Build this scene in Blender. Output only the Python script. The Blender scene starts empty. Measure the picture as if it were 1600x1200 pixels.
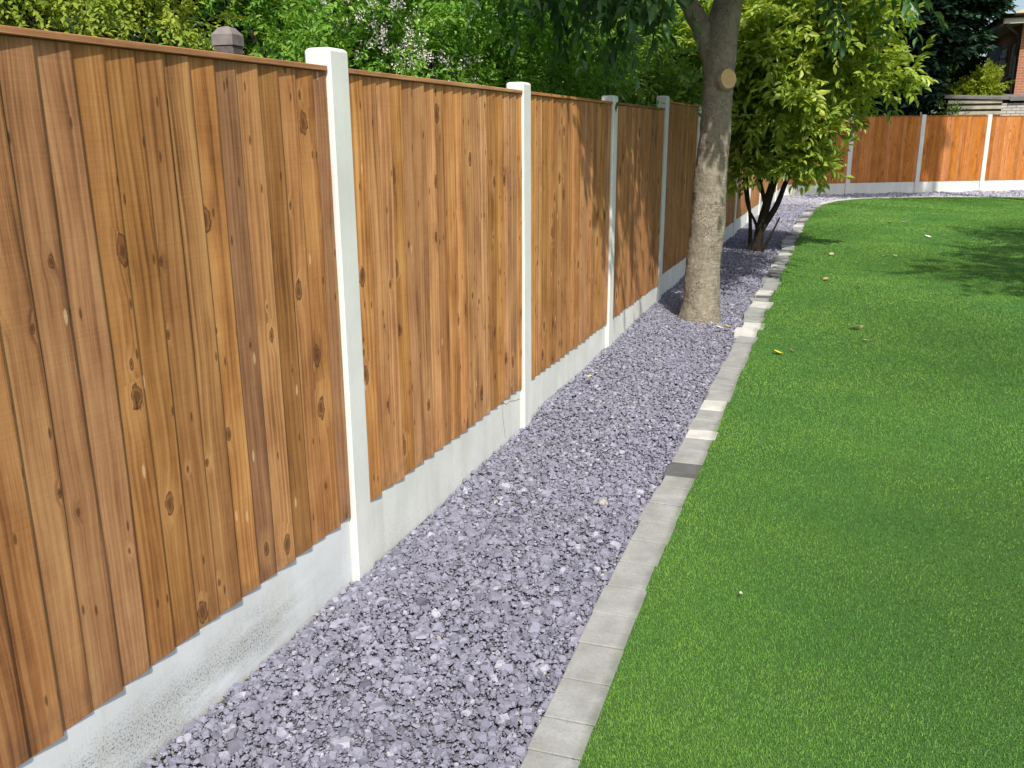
import bpy, math, random
import numpy as np
from mathutils import Matrix, Vector
R = math.radians
SC = bpy.context.scene
COL = SC.collection
rng = np.random.default_rng(11)
random.seed(5)

# ------------------------------------------------------------------ camera
cam_d = bpy.data.cameras.new('camera'); cam = bpy.data.objects.new('camera', cam_d); COL.objects.link(cam)
FW = Vector((-0.33827, 0.90208, -0.26800)); RT = Vector((0.93688, 0.34961, -0.00574)); UP = Vector((-0.08851, 0.25302, 0.96340))
CAM = Vector((1.6816, 0.0, 1.6169))
m = Matrix.Identity(4)
for i in range(3):
    m[i][0] = RT[i]; m[i][1] = UP[i]; m[i][2] = -FW[i]; m[i][3] = CAM[i]
cam.matrix_world = m
cam_d.sensor_width = 36; cam_d.lens = 36 * 1400.6 / 1600
cam_d.clip_start = 0.05; cam_d.clip_end = 1500
SC.camera = cam
# ------------------------------------------------------------------ light
SUN_AZ, SUN_EL = R(150), R(50)            # azimuth clockwise from +Y
sd = Vector((math.sin(SUN_AZ) * math.cos(SUN_EL), math.cos(SUN_AZ) * math.cos(SUN_EL), math.sin(SUN_EL)))
W = bpy.data.worlds.new('World'); SC.world = W; W.use_nodes = True
nt = W.node_tree; bg = nt.nodes['Background']
sky = nt.nodes.new('ShaderNodeTexSky'); sky.sky_type = 'NISHITA'; sky.sun_disc = False
sky.sun_elevation = SUN_EL; sky.sun_rotation = SUN_AZ; sky.air_density = 1.0; sky.dust_density = 2.5; sky.ozone_density = 1.0
nt.links.new(sky.outputs[0], bg.inputs[0]); bg.inputs[1].default_value = 0.13
sl = bpy.data.lights.new('sun', 'SUN'); sl.energy = 4.2; sl.angle = R(0.6); sl.color = (1.0, 0.955, 0.88)
so = bpy.data.objects.new('sun', sl); COL.objects.link(so); so.location = (15, -26, 36)
so.rotation_euler = sd.to_track_quat('Z', 'Y').to_euler()
SC.view_settings.view_transform = 'Standard'; SC.view_settings.look = 'None'
SC.view_settings.exposure = 0.35; SC.view_settings.gamma = 1
SC.cycles.use_denoising = True
SC.cycles.max_bounces = 8; SC.cycles.transparent_max_bounces = 8

# ------------------------------------------------------------------ helpers
def tag(o, label=None, cat=None, group=None, kind=None):
    if label: o['label'] = label
    if cat: o['category'] = cat
    if group: o['group'] = group
    if kind: o['kind'] = kind
    return o

def empty(name, loc=(0, 0, 0), rz=0.0):
    o = bpy.data.objects.new(name, None); COL.objects.link(o); o.location = loc; o.rotation_euler = (0, 0, rz)
    o.empty_display_size = 0.1
    return o

def mesh(name, V, faces, mat, parent=None, smooth=False, attrs=None, uv=None, loc=None):
    """faces: list of (M,k) int arrays"""
    V = np.asarray(V, dtype=np.float32).reshape(-1, 3)
    me = bpy.data.meshes.new(name)
    fs = [np.asarray(f, dtype=np.int32) for f in faces if len(f)]
    loops = np.concatenate([f.ravel() for f in fs]).astype(np.int32)
    tot = np.concatenate([np.full(len(f), f.shape[1], np.int32) for f in fs])
    st = np.concatenate([[0], np.cumsum(tot)[:-1]]).astype(np.int32)
    me.vertices.add(len(V)); me.vertices.foreach_set('co', V.ravel())
    me.loops.add(len(loops)); me.loops.foreach_set('vertex_index', loops)
    me.polygons.add(len(tot)); me.polygons.foreach_set('loop_start', st)
    me.polygons.foreach_set('use_smooth', np.full(len(tot), bool(smooth)))
    me.update(calc_edges=True)
    if attrs:
        for k, a in attrs.items():
            at = me.attributes.new(k, 'FLOAT', 'POINT'); at.data.foreach_set('value', np.asarray(a, np.float32))
    if uv is not None:
        ul = me.uv_layers.new(name='uv'); ul.data.foreach_set('uv', np.asarray(uv, np.float32)[loops].ravel())
    me.validate()
    for mm in (mat if isinstance(mat, (list, tuple)) else [mat]): me.materials.append(mm)
    o = bpy.data.objects.new(name, me); COL.objects.link(o)
    if parent is not None: o.parent = parent
    if loc is not None: o.location = loc
    return o

class MB:
    def __init__(s): s.V = []; s.F = {}; s.n = 0; s.A = []
    def add(s, V, faces, a=0.0):
        V = np.asarray(V, float).reshape(-1, 3)
        for f in faces: s.F.setdefault(len(f), []).append([i + s.n for i in f])
        s.V.append(V); s.n += len(V); s.A.append(np.full(len(V), a))
    def box(s, x0, x1, y0, y1, z0, z1, a=0.0, b=0.0):
        if b > 0:   # chamfered box: 24 verts
            c = ((x0, x1), (y0, y1), (z0, z1)); V = []; idx = {}
            for ax in range(3):
                for i in (0, 1):
                    for j in (0, 1):
                        for k in (0, 1):
                            sgn = (i, j, k); p = []
                            for d in range(3):
                                lo, hi = c[d]; v = hi if sgn[d] else lo
                                if d != ax: v += -b if sgn[d] else b
                                p.append(v)
                            idx[(ax, i, j, k)] = len(V); V.append(p)
            F = []
            for ax in range(3):
                for e in (0, 1):
                    o = [d for d in range(3) if d != ax]
                    q = []
                    for (u, v) in ((0, 0), (1, 0), (1, 1), (0, 1)):
                        t = [0, 0, 0]; t[ax] = e; t[o[0]] = u; t[o[1]] = v; q.append(idx[(ax, *t)])
                    F.append(q)
            for ax in range(3):      # edges along ax
                o = [d for d in range(3) if d != ax]
                for u in (0, 1):
                    for v in (0, 1):
                        t0 = [0, 0, 0]; t1 = [0, 0, 0]; t1[ax] = 1
                        for t in (t0, t1): t[o[0]] = u; t[o[1]] = v
                        F.append([idx[(o[0], *t0)], idx[(o[0], *t1)], idx[(o[1], *t1)], idx[(o[1], *t0)]])
            for i in (0, 1):
                for j in (0, 1):
                    for k in (0, 1): F.append([idx[(ax, i, j, k)] for ax in range(3)])
            # orient outward
            Vn = np.array(V); cen = Vn.mean(0); G = []
            for f in F:
                P = Vn[f]; n = np.cross(P[1] - P[0], P[2] - P[0])
                G.append(f if n @ (P.mean(0) - cen) > 0 else f[::-1])
            s.add(V, G, a); return
        V = [(x, y, z) for z in (z0, z1) for (x, y) in ((x0, y0), (x1, y0), (x1, y1), (x0, y1))]
        s.add(V, [(3, 2, 1, 0), (4, 5, 6, 7), (0, 1, 5, 4), (1, 2, 6, 5), (2, 3, 7, 6), (3, 0, 4, 7)], a)
    def tube(s, pts, rad, n=12, a=0.0, wob=0.0, cap=True):
        pts = [Vector(p) for p in pts]; rings = []
        up = Vector((0.13, 0.97, 0.2))
        V = []
        for i, p in enumerate(pts):
            t = (pts[min(i + 1, len(pts) - 1)] - pts[max(i - 1, 0)]).normalized()
            x = t.cross(up)
            if x.length < 0.05: x = t.cross(Vector((1, 0, 0)))
            x.normalize(); y = t.cross(x)
            for k in range(n):
                ang = 2 * math.pi * k / n
                r = rad[i] * (1 + wob * (math.sin(3 * ang + i * .5) * .5 + random.uniform(-.5, .5)))
                V.append(p + x * (r * math.cos(ang)) + y * (r * math.sin(ang)))
        F = []
        for i in range(len(pts) - 1):
            for k in range(n):
                k2 = (k + 1) % n
                F.append((i * n + k, (i + 1) * n + k, (i + 1) * n + k2, i * n + k2))
        if cap:
            F.append(tuple(range(n))); F.append(tuple((len(pts) - 1) * n + k for k in reversed(range(n))))
        s.add([tuple(v) for v in V], F, a)
    def build(s, name, mat, parent=None, smooth=False, loc=None, uv=None):
        return mesh(name, np.concatenate(s.V), [np.array(f) for f in s.F.values()], mat, parent, smooth,
                    {'rnd': np.concatenate(s.A)}, uv, loc)

# ------------------------------------------------------------------ materials
class NT:
    def __init__(s, name):
        s.m = bpy.data.materials.new(name); s.m.use_nodes = True; s.t = s.m.node_tree
        s.b = s.t.nodes['Principled BSDF']; s.out = s.t.nodes['Material Output']
    def n(s, typ, **kw):
        nd = s.t.nodes.new(typ)
        ins = kw.pop('ins', {})
        for k, v in kw.items(): setattr(nd, k, v)
        for k, v in ins.items(): s.set(nd.inputs[k], v)
        return nd
    def set(s, sock, v):
        if isinstance(v, bpy.types.NodeSocket): s.t.links.new(v, sock)
        else:
            if hasattr(sock.default_value, '__len__') and len(sock.default_value) == 4 and len(v) == 3: v = (*v, 1)
            sock.default_value = v
    def math(s, op, a, b=None, c=None, clamp=False):
        nd = s.t.nodes.new('ShaderNodeMath'); nd.operation = op; nd.use_clamp = clamp
        for i, v in enumerate((a, b, c)):
            if v is not None: s.set(nd.inputs[i], v)
        return nd.outputs[0]
    def mix(s, f, a, b, mode='MIX'):
        nd = s.t.nodes.new('ShaderNodeMix'); nd.data_type = 'RGBA'; nd.blend_type = mode
        s.set(nd.inputs[0], f); s.set(nd.inputs[6], a); s.set(nd.inputs[7], b)
        return nd.outputs[2]
    def ramp(s, f, stops, interp='LINEAR'):
        nd = s.t.nodes.new('ShaderNodeValToRGB'); r = nd.color_ramp; r.interpolation = interp
        while len(r.elements) < len(stops): r.elements.new(0.5)
        for e, (p, c) in zip(r.elements, stops):
            e.position = p; e.color = (*c, 1) if len(c) == 3 else c
        s.set(nd.inputs[0], f); return nd.outputs[0]
    def rmap(s, v, a, b, c=0.0, d=1.0):
        nd = s.t.nodes.new('ShaderNodeMapRange')
        for i, x in enumerate((v, a, b, c, d)): s.set(nd.inputs[i], x)
        return nd.outputs[0]
    def noise(s, vec, scale, detail=3.0, rough=0.55, dist=0.0):
        nd = s.n('ShaderNodeTexNoise', ins={'Scale': scale, 'Detail': detail, 'Roughness': rough, 'Distortion': dist})
        if vec is not None: s.set(nd.inputs['Vector'], vec)
        return nd.outputs[0]
    def attr(s, name):
        return s.n('ShaderNodeAttribute', attribute_name=name).outputs['Fac']
    def obj(s): return s.n('ShaderNodeTexCoord').outputs['Object']
    def geo(s): return s.n('ShaderNodeNewGeometry').outputs['Position']
    def comb(s, x, y, z):
        return s.n('ShaderNodeCombineXYZ', ins={0: x, 1: y, 2: z}).outputs[0]
    def sep(s, v): return s.n('ShaderNodeSeparateXYZ', ins={0: v}).outputs
    def vmath(s, op, a, b):
        nd = s.t.nodes.new('ShaderNodeVectorMath'); nd.operation = op; s.set(nd.inputs[0], a); s.set(nd.inputs[1], b); return nd.outputs[0]
    def bump(s, h, strength=.5, dist=.01):
        nd = s.n('ShaderNodeBump', ins={'Strength': strength, 'Distance': dist, 'Height': h}); s.set(s.b.inputs['Normal'], nd.outputs[0])
    def col(s, c): s.set(s.b.inputs['Base Color'], c)
    def rough(s, r): s.set(s.b.inputs['Roughness'], r)
    def spec(s, v): s.set(s.b.inputs['Specular IOR Level'], v)

def mat_wood(name, light, mid, dark, knots=1.0):
    M = NT(name)
    uv = M.n('ShaderNodeUVMap', uv_map='uv').outputs[0]
    u, v, _ = M.sep(uv)
    rnd = M.attr('rnd')
    off = M.math('MULTIPLY', rnd, 57.0); off2 = M.math('MULTIPLY', rnd, 131.0)
    # knots
    kc = M.comb(M.math('ADD', M.math('MULTIPLY', u, 11.0), off), M.math('ADD', M.math('MULTIPLY', v, 5.2), off2), 0.0)
    vor = M.n('ShaderNodeTexVoronoi', voronoi_dimensions='2D', ins={'Vector': kc, 'Scale': 1.0, 'Randomness': 1.0})
    d = vor.outputs['Distance']
    cr = M.sep(vor.outputs['Color'])
    on = M.math('GREATER_THAN', cr[0], 0.73)
    krad = M.math('ADD', 0.04, M.math('MULTIPLY', M.math('POWER', cr[1], 1.6), 0.20))
    dn = M.math('DIVIDE', d, krad)
    kwarp = M.noise(M.comb(M.math('MULTIPLY', u, 60), M.math('MULTIPLY', v, 40), rnd), 1.0, 2)
    dn = M.math('ADD', dn, M.math('MULTIPLY', M.math('SUBTRACT', kwarp, .5), 1.1))
    kmask = M.math('MULTIPLY', on, M.rmap(dn, 1.04, 0.90))
    kring = M.math('MULTIPLY', kmask, M.rmap(dn, .72, .92))
    kcore = M.math('MULTIPLY', on, M.rmap(dn, 0.62, 0.35))
    halo = M.math('MULTIPLY', on, M.rmap(dn, 3.4, 0.9))
    # grain coordinate, bent by slow noise and by the knots
    wob = M.noise(M.comb(M.math('ADD', M.math('MULTIPLY', u, 5.0), off), M.math('MULTIPLY', v, 1.1), off2), 1.0, 2)
    g = M.math('ADD', u, M.math('MULTIPLY', M.math('SUBTRACT', wob, .5), 0.055))
    g = M.math('ADD', g, M.math('MULTIPLY', halo, 0.012))
    rings = M.n('ShaderNodeTexNoise', noise_dimensions='3D', ins={'Vector': M.comb(M.math('ADD', M.math('MULTIPLY', g, 95.0), off), M.math('MULTIPLY', v, 0.55), off), 'Scale': 1.0, 'Detail': 2.0, 'Roughness': .5}).outputs[0]
    fine = M.noise(M.comb(M.math('MULTIPLY', g, 420.0), M.math('MULTIPLY', v, 5.0), off), 1.0, 3, .65)
    blot = M.noise(M.comb(M.math('ADD', M.math('MULTIPLY', u, 9), off), M.math('ADD', M.math('MULTIPLY', v, 2.6), off2), 0.0), 1.0, 4, .6)
    saw = M.noise(M.comb(M.math('MULTIPLY', u, 4.0), M.math('MULTIPLY', v, 160.0), off), 1.0, 2, .5)
    f = M.math('ADD', M.math('MULTIPLY', rings, .75), M.math('MULTIPLY', fine, .25))
    f = M.math('ADD', f, M.math('MULTIPLY', M.math('SUBTRACT', blot, .5), .66))
    f = M.math('ADD', f, M.math('MULTIPLY', M.math('SUBTRACT', saw, .5), .08))
    c = M.ramp(f, [(0.22, dark), (0.46, mid), (0.76, light)])
    hs = M.n('ShaderNodeHueSaturation', ins={'Hue': M.rmap(M.math('FRACT', M.math('MULTIPLY', rnd, 7.31)), 0, 1, .4962, .5040),
             'Saturation': M.rmap(M.math('FRACT', M.math('MULTIPLY', rnd, 3.77)), 0, 1, .92, 1.04),
             'Value': M.rmap(M.math('FRACT', M.math('MULTIPLY', rnd, 13.3)), 0, 1, .78, 1.18), 'Color': c})
    c = M.mix(1.0, hs.outputs[0], M.comb(M.attr('tone'), M.attr('tone'), M.attr('tone')), 'MULTIPLY')
    dk = tuple(x * .62 for x in dark)
    c = M.mix(M.math('MULTIPLY', M.math('MULTIPLY', halo, M.rmap(cr[2], .4, .6)), .45), c, light)
    c = M.mix(M.math('MULTIPLY', M.math('MULTIPLY', halo, M.rmap(cr[2], .5, .3)), .35), c, dark)
    c = M.mix(M.math('MULTIPLY', kmask, .62 * knots), c, tuple(x * 1.1 for x in dark))
    c = M.mix(M.math('MULTIPLY', kring, .8 * knots), c, dk)
    c = M.mix(M.math('MULTIPLY', kcore, .55 * knots), c, tuple(x * .3 for x in dark))
    # small nail-sized dark flecks and splits
    v2 = M.n('ShaderNodeTexVoronoi', voronoi_dimensions='2D', ins={'Vector': M.comb(M.math('ADD', M.math('MULTIPLY', u, 26), off2), M.math('ADD', M.math('MULTIPLY', v, 7), off), 0.0), 'Scale': 1.0})
    fl = M.math('MULTIPLY', M.math('GREATER_THAN', M.sep(v2.outputs['Color'])[1], .82), M.rmap(v2.outputs['Distance'], .13, .07))
    c = M.mix(M.math('MULTIPLY', fl, .7), c, tuple(x * .35 for x in dark))
    fl2 = M.math('MULTIPLY', M.math('LESS_THAN', M.sep(v2.outputs['Color'])[2], .018), M.rmap(v2.outputs['Distance'], .16, .10))
    c = M.mix(M.math('MULTIPLY', fl2, .6), c, (.66, .46, .25))
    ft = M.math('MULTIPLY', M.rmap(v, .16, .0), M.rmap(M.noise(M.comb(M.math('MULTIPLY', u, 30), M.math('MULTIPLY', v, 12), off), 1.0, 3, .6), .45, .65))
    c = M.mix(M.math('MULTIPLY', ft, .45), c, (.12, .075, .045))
    M.col(c); M.rough(.78); M.spec(.25)
    h = M.math('ADD', M.math('MULTIPLY', rings, .6), M.math('ADD', M.math('MULTIPLY', fine, .35), M.math('MULTIPLY', kmask, .6)))
    h = M.math('ADD', h, M.math('MULTIPLY', saw, .25))
    M.bump(h, .55, .003)
    return M.m

def mat_concrete(name, base, dirt=0.25, speck=0.0, scale=1.0):
    M = NT(name); p = M.geo(); x, y, z = M.sep(p)
    a = M.noise(p, 3.0 * scale, 5, .6); b = M.noise(p, 60 * scale, 4, .7)
    st = M.noise(M.comb(M.math('MULTIPLY', x, 9), M.math('MULTIPLY', y, 9), M.math('MULTIPLY', z, .8)), 1.0, 3, .5)
    c = M.mix(M.rmap(a, .35, .7), base, tuple(v * .86 for v in base))
    c = M.mix(M.math('MULTIPLY', M.rmap(st, .5, .75), dirt), c, (base[0] * .62, base[1] * .62, base[2] * .56))
    c = M.mix(M.math('MULTIPLY', M.rmap(b, .56, .8), .35), c, tuple(v * .6 for v in base))
    pt = M.noise(p, 240, 2, .6); c = M.mix(M.math('MULTIPLY', M.rmap(pt, .68, .74), .5), c, tuple(v * .4 for v in base))
    gr = M.noise(p, 1.1, 4, .65); c = M.mix(M.math('MULTIPLY', M.rmap(gr, .5, .75), .3), c, (base[0] * .78, base[1] * .79, base[2] * .70))
    if speck > 0:   # soil splashed up from the gravel: grey smear with black specks
        band = M.noise(M.comb(M.math('MULTIPLY', y, 2.2), M.math('MULTIPLY', z, 9), 3.0), 1.0, 3, .6)
        zz = M.math('MULTIPLY', M.rmap(z, .17, .06), M.rmap(y, 2.75, 2.2))
        bm = M.math('MULTIPLY', M.rmap(band, .38, .58), zz)
        sp = M.noise(p, 150, 3, .75)
        c = M.mix(M.math('MULTIPLY', bm, .32), c, (.30, .31, .28))
        c = M.mix(M.math('MULTIPLY', M.math('MULTIPLY', bm, M.rmap(sp, .52, .62)), speck), c, (.07, .07, .06))
    else:
        sp = M.noise(p, 90, 3, .75)
        low = M.rmap(z, .12, .0)
        c = M.mix(M.math('MULTIPLY', M.math('MULTIPLY', low, M.rmap(sp, .56, .7)), .35), c, (.2, .19, .16))
    al = M.noise(M.comb(M.math('MULTIPLY', x, 14), M.math('MULTIPLY', y, 14), M.math('MULTIPLY', z, 2.2)), 1.0, 4, .65)
    c = M.mix(M.math('MULTIPLY', M.math('MULTIPLY', M.rmap(al, .5, .72), M.rmap(z, .9, .1)), .28), c, (.46, .47, .33))
    M.col(c); M.rough(.85); M.spec(.2)
    M.bump(M.math('ADD', b, M.math('MULTIPLY', a, .6)), .25, .003)
    return M.m

def mat_leaf(name, c0, c1, c2, trans=.35, gloss=.45, spec=.35, tcol=None):
    M = NT(name); rnd = M.attr('rnd'); p = M.geo()
    pn = M.noise(p, 2.2, 2)
    f = M.math('ADD', M.math('MULTIPLY', rnd, .75), M.math('MULTIPLY', M.math('SUBTRACT', pn, .35), .6))
    c = M.ramp(f, [(0.05, c0), (0.5, c1), (0.95, c2)])
    M.col(c); M.rough(gloss); M.spec(spec)
    tr = M.n('ShaderNodeBsdfTranslucent')
    tc = M.mix(1.0, c, tcol or (1.5, 1.35, .6), 'MULTIPLY')
    M.set(tr.inputs[0], tc)
    mx = M.n('ShaderNodeMixShader', ins={0: trans}); M.t.links.new(M.b.outputs[0], mx.inputs[1]); M.t.links.new(tr.outputs[0], mx.inputs[2])
    M.t.links.new(mx.outputs[0], M.out.inputs[0])
    return M.m

def mat_simple(name, c, rough=.7, var=.15, scale=8.0, spec=.3, bump=.15):
    M = NT(name); p = M.obj(); a = M.noise(p, scale, 4, .6)
    M.col(M.mix(M.rmap(a, .3, .75), tuple(min(1, v * (1 + var)) for v in c), tuple(v * (1 - var) for v in c)))
    M.rough(rough); M.spec(spec)
    if bump: M.bump(a, bump, .01)
    return M.m

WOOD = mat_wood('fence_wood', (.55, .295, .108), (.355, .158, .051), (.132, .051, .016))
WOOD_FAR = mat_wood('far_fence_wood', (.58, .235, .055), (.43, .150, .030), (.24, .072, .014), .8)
CONC = mat_concrete('pale_concrete', (.735, .75, .695))
CONC_S = mat_concrete('splashed_concrete', (.72, .745, .735), .15, .85)
def mat_block(name, base):
    M = NT(name); p = M.geo(); o = M.obj(); x, y, z = M.sep(o)
    a = M.noise(p, 9, 5, .65); b = M.noise(p, 85, 4, .7); d = M.noise(p, 3.2, 3, .6); pit = M.noise(p, 210, 2, .6)
    c = M.mix(M.rmap(a, .32, .68), tuple(v * 1.12 for v in base), tuple(v * .80 for v in base))
    c = M.mix(M.math('MULTIPLY', M.rmap(b, .48, .75), .5), c, tuple(v * .58 for v in base))
    c = M.mix(M.math('MULTIPLY', M.rmap(d, .52, .72), .45), c, (base[0] * .62, base[1] * .62, base[2] * .5))
    edge = M.math('MULTIPLY', M.rmap(M.math('ADD', x, M.math('MULTIPLY', a, .03)), .060, .085), .35)
    c = M.mix(edge, c, (.07, .075, .04))
    c = M.mix(M.math('MULTIPLY', M.rmap(pit, .66, .74), .6), c, (.08, .08, .07))
    M.col(c); M.rough(.9); M.spec(.15); M.bump(M.math('ADD', b, M.math('MULTIPLY', pit, -.5)), .45, .003); return M.m
CONC_E = mat_block('edging_concrete', (.31, .315, .30))
CONC_P = mat_block('pale_edging_concrete', (.54, .54, .50))
CONC_D = mat_block('dark_edging_concrete', (.12, .122, .12))
CRACK = mat_simple('crack_shadow', (.10, .095, .085), .9)

def ss(a, b, x):
    t = np.clip((np.asarray(x, float) - a) / (b - a), 0, 1); return t * t * (3 - 2 * t)
def dip(x, y): return -.055 * np.exp(-np.clip(x, 0, 9) / .16) * (1 - ss(3.2, 5.5, y))
def gz(y): return .08 * ss(5.5, 9.5, y) + .02 * ss(10, 14, y)

# ------------------------------------------------------------------ layout
S = 1.93; Y0 = 2.765; PW = 0.124; PD = 0.100
near_y = [Y0 + S * (i - 1) for i in range(0, 12)]      # left edge of every post
CORNER = np.array([0.0, 24.05])
far_p = [np.array(p) for p in ((1.47, 25.14), (3.17, 26.29), (4.82, 27.31), (6.52, 28.36), (8.2, 29.4), (9.9, 30.45))]
edgeL = np.array([(1.01, 1.2), (1.0, 1.9), (.985, 2.4), (.95, 3.31), (.945, 4.15), (.94, 4.78), (.915, 6.05), (.90, 7.64), (.865, 9.27), (.835, 11.44), (.79, 14.0), (.77, 16.39), (.80, 19.2), (.92, 21.3), (1.22, 22.55), (1.8, 23.55), (3.28, 24.45), (5.4, 25.05), (8.0, 25.7), (12, 26.6)])
edgeR = np.array([(1.135, 1.2), (1.13, 1.94), (1.11, 2.4), (1.088, 3.31), (1.08, 4.39), (1.07, 5.47), (1.063, 6.63), (1.055, 8.2), (1.03, 10.44), (1.0, 12.5), (.975, 14.35), (.965, 16.5), (.975, 18.62), (1.08, 20.86), (1.38, 22.14), (1.93, 23.17), (3.36, 24.03), (5.49, 24.62), (8.1, 25.25), (12, 26.1)])

def xL(y): return np.interp(y, edgeL[:14, 1], edgeL[:14, 0])
def in_lawn(x, y):
    nx = np.interp(y, edgeR[:15, 1], edgeR[:15, 0])
    fy = np.interp(x, edgeR[13:, 0], edgeR[13:, 1])
    return (x > nx) & ((y < 20.86) | (y < fy))
def far_fence_y(x):
    return np.interp(x, [0, 1.47, 3.17, 4.82, 12], [24.05, 25.14, 26.29, 27.31, 31.75])
def in_gravel(x, y):
    lx = np.interp(y, edgeL[:15, 1], edgeL[:15, 0])
    fy = np.interp(x, edgeL[13:, 0], edgeL[13:, 1])
    a = (y <= 21.3) & (x < lx)
    b = (y > 21.3) & ((x < .92) | (y > fy)) & (y < far_fence_y(x) - .02)
    return (x > -.02) & (a | b)

# ------------------------------------------------------------------ ground sheets
def ground_mat():
    M = NT('soil_and_rough_grass'); p = M.geo()
    c = M.ramp(M.noise(p, .8, 5, .65), [(.3, (.05, .075, .02)), (.55, (.09, .085, .045)), (.75, (.14, .11, .07))])
    M.col(c); M.rough(.95); return M.m
n = 41
gx = np.linspace(-1, 1, n); gx = np.sign(gx) * np.abs(gx) ** 3 * 400
X, Y = np.meshgrid(gx, gx + 12)
V = np.stack([X, Y, np.where((np.abs(X) < 30) & (Y < 60) & (Y > -20), -.08, -.08)], -1).reshape(-1, 3)
ii = np.arange(n * n).reshape(n, n)
Fq = np.stack([ii[:-1, :-1], ii[:-1, 1:], ii[1:, 1:], ii[1:, :-1]], -1).reshape(-1, 4)
tag(mesh('ground', V, [Fq], ground_mat()), kind='structure')

def strip_sheet(name, xs, ys, inside, zoff, mat, zn=0.0):
    X, Y = np.meshgrid(xs, ys); Z = gz(Y) + zoff + (dip(X, Y) if name == 'gravel_path' else 0)
    if zn: Z = Z + zn * rng.standard_normal(Z.shape)
    ii = np.arange(X.size).reshape(X.shape)
    Fq = np.stack([ii[:-1, :-1], ii[:-1, 1:], ii[1:, 1:], ii[1:, :-1]], -1).reshape(-1, 4)
    cx = X.reshape(-1)[Fq].mean(1); cy = Y.reshape(-1)[Fq].mean(1)
    Fq = Fq[inside(cx, cy)]
    u, inv = np.unique(Fq, return_inverse=True)
    V = np.stack([X, Y, Z], -1).reshape(-1, 3)[u]
    return mesh(name, V, [inv.reshape(-1, 4)], mat, smooth=True)

def bed_mat():
    M = NT('slate_grit'); p = M.geo()
    v = M.n('ShaderNodeTexVoronoi', ins={'Vector': p, 'Scale': 75.0})
    c = M.mix(M.rmap(v.outputs['Distance'], .1, .6), (.19, .188, .225), (.075, .073, .085))
    c = M.mix(M.noise(p, 30, 3), c, (.13, .125, .15))
    M.col(c); M.rough(.9); M.bump(v.outputs['Distance'], 1.0, -.01); return M.m
tag(strip_sheet('gravel_path', np.arange(-.06, 12.01, .06), np.arange(0.6, 31, .12), lambda x, y: (x < 1.12) & (y < 24) | (y > 20) & ~in_lawn(x, y + .1) & (y < far_fence_y(x) + .1) & (y > 21), -.032, bed_mat()), kind='structure')

def lawn_mat():
    M = NT('lawn_turf'); p = M.geo()
    a = M.noise(p, 1.3, 3); b = M.noise(p, 140, 3, .7)
    c = M.mix(M.rmap(a, .3, .7), (.05, .135, .016), (.07, .165, .02))
    c = M.mix(M.rmap(b, .4, .7), c, (.014, .04, .006))
    M.col(c); M.rough(.9); M.bump(b, .8, .01); return M.m
tag(strip_sheet('lawn', np.concatenate([np.arange(.9, 3, .05), np.arange(3, 14.1, .3)]), np.concatenate([np.arange(-1.5, 20, .2), np.arange(20, 26.5, .06)]), lambda x, y: in_lawn(x + .06, y), .008, lawn_mat()), kind='structure')

# ------------------------------------------------------------------ slate chippings
def stone_mat():
    M = NT('slate_chip'); r = M.attr('rnd'); p = M.geo()
    c = M.ramp(r, [(0, (.10, .10, .130)), (.25, (.174, .175, .224)), (.55, (.234, .235, .300)), (.85, (.306, .307, .382)), (.955, (.42, .415, .475)), (.985, (.46, .43, .36))])
    a = M.noise(p, 160, 3, .6)
    c = M.mix(M.math('MULTIPLY', M.rmap(a, .4, .75), .4), c, (.13, .125, .16))
    big = M.noise(p, 1.6, 3)
    c = M.mix(M.math('MULTIPLY', M.rmap(big, .45, .7), .25), c, (.15, .145, .17))
    M.col(c); M.rough(.8); M.spec(.3); M.bump(a, .3, .002); return M.m

def stones(P, size, rnd, tilt=.16):
    N = len(P); k = 7
    ang = (np.arange(k) / k * 2 * np.pi)[None] + rng.uniform(-.32, .32, (N, k)) + rng.uniform(0, 6.28, (N, 1))
    rad = rng.uniform(.72, 1.12, (N, k)) * .5
    asp = rng.uniform(.55, 1.0, (N, 1))
    bx, by = rad * np.cos(ang), rad * np.sin(ang) * asp
    th = rng.uniform(.16, .34, (N, 1))
    top = rng.uniform(.6, .9, (N, k))
    bot = np.stack([bx, by, -th * .5 * np.ones((N, k)) + rng.normal(0, .04, (N, k))], -1)
    tp = np.stack([bx * top + rng.normal(0, .03, (N, 1)), by * top, th * .5 * np.ones((N, k)) + rng.normal(0, .045, (N, k))], -1)
    L = np.concatenate([bot, tp], 1)
    # rotate: tilt about random horizontal axes and spin
    tx, ty, tz = rng.normal(0, tilt, N), rng.normal(0, tilt, N), rng.uniform(0, 6.28, N)
    cx, sx, cy, sy, cz, sz = np.cos(tx), np.sin(tx), np.cos(ty), np.sin(ty), np.cos(tz), np.sin(tz)
    z0 = np.zeros(N); o1 = np.ones(N)
    Rx = np.stack([o1, z0, z0, z0, cx, -sx, z0, sx, cx], -1).reshape(N, 3, 3)
    Ry = np.stack([cy, z0, sy, z0, o1, z0, -sy, z0, cy], -1).reshape(N, 3, 3)
    Rz = np.stack([cz, -sz, z0, sz, cz, z0, z0, z0, o1], -1).reshape(N, 3, 3)
    L = np.einsum('nij,nkj->nki', Rx @ Ry @ Rz, L) * size[:, None, None] + P[:, None]
    base = (np.arange(N) * 2 * k)[:, None]
    tops = base + np.arange(k, 2 * k)[None]
    a = np.arange(k); b = (a + 1) % k
    sides = (base[:, :, None] + np.stack([a, b, b + k, a + k], -1)[None]).reshape(-1, 4)
    return L.reshape(-1, 3), [sides, tops], np.repeat(rnd, 2 * k)

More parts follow.
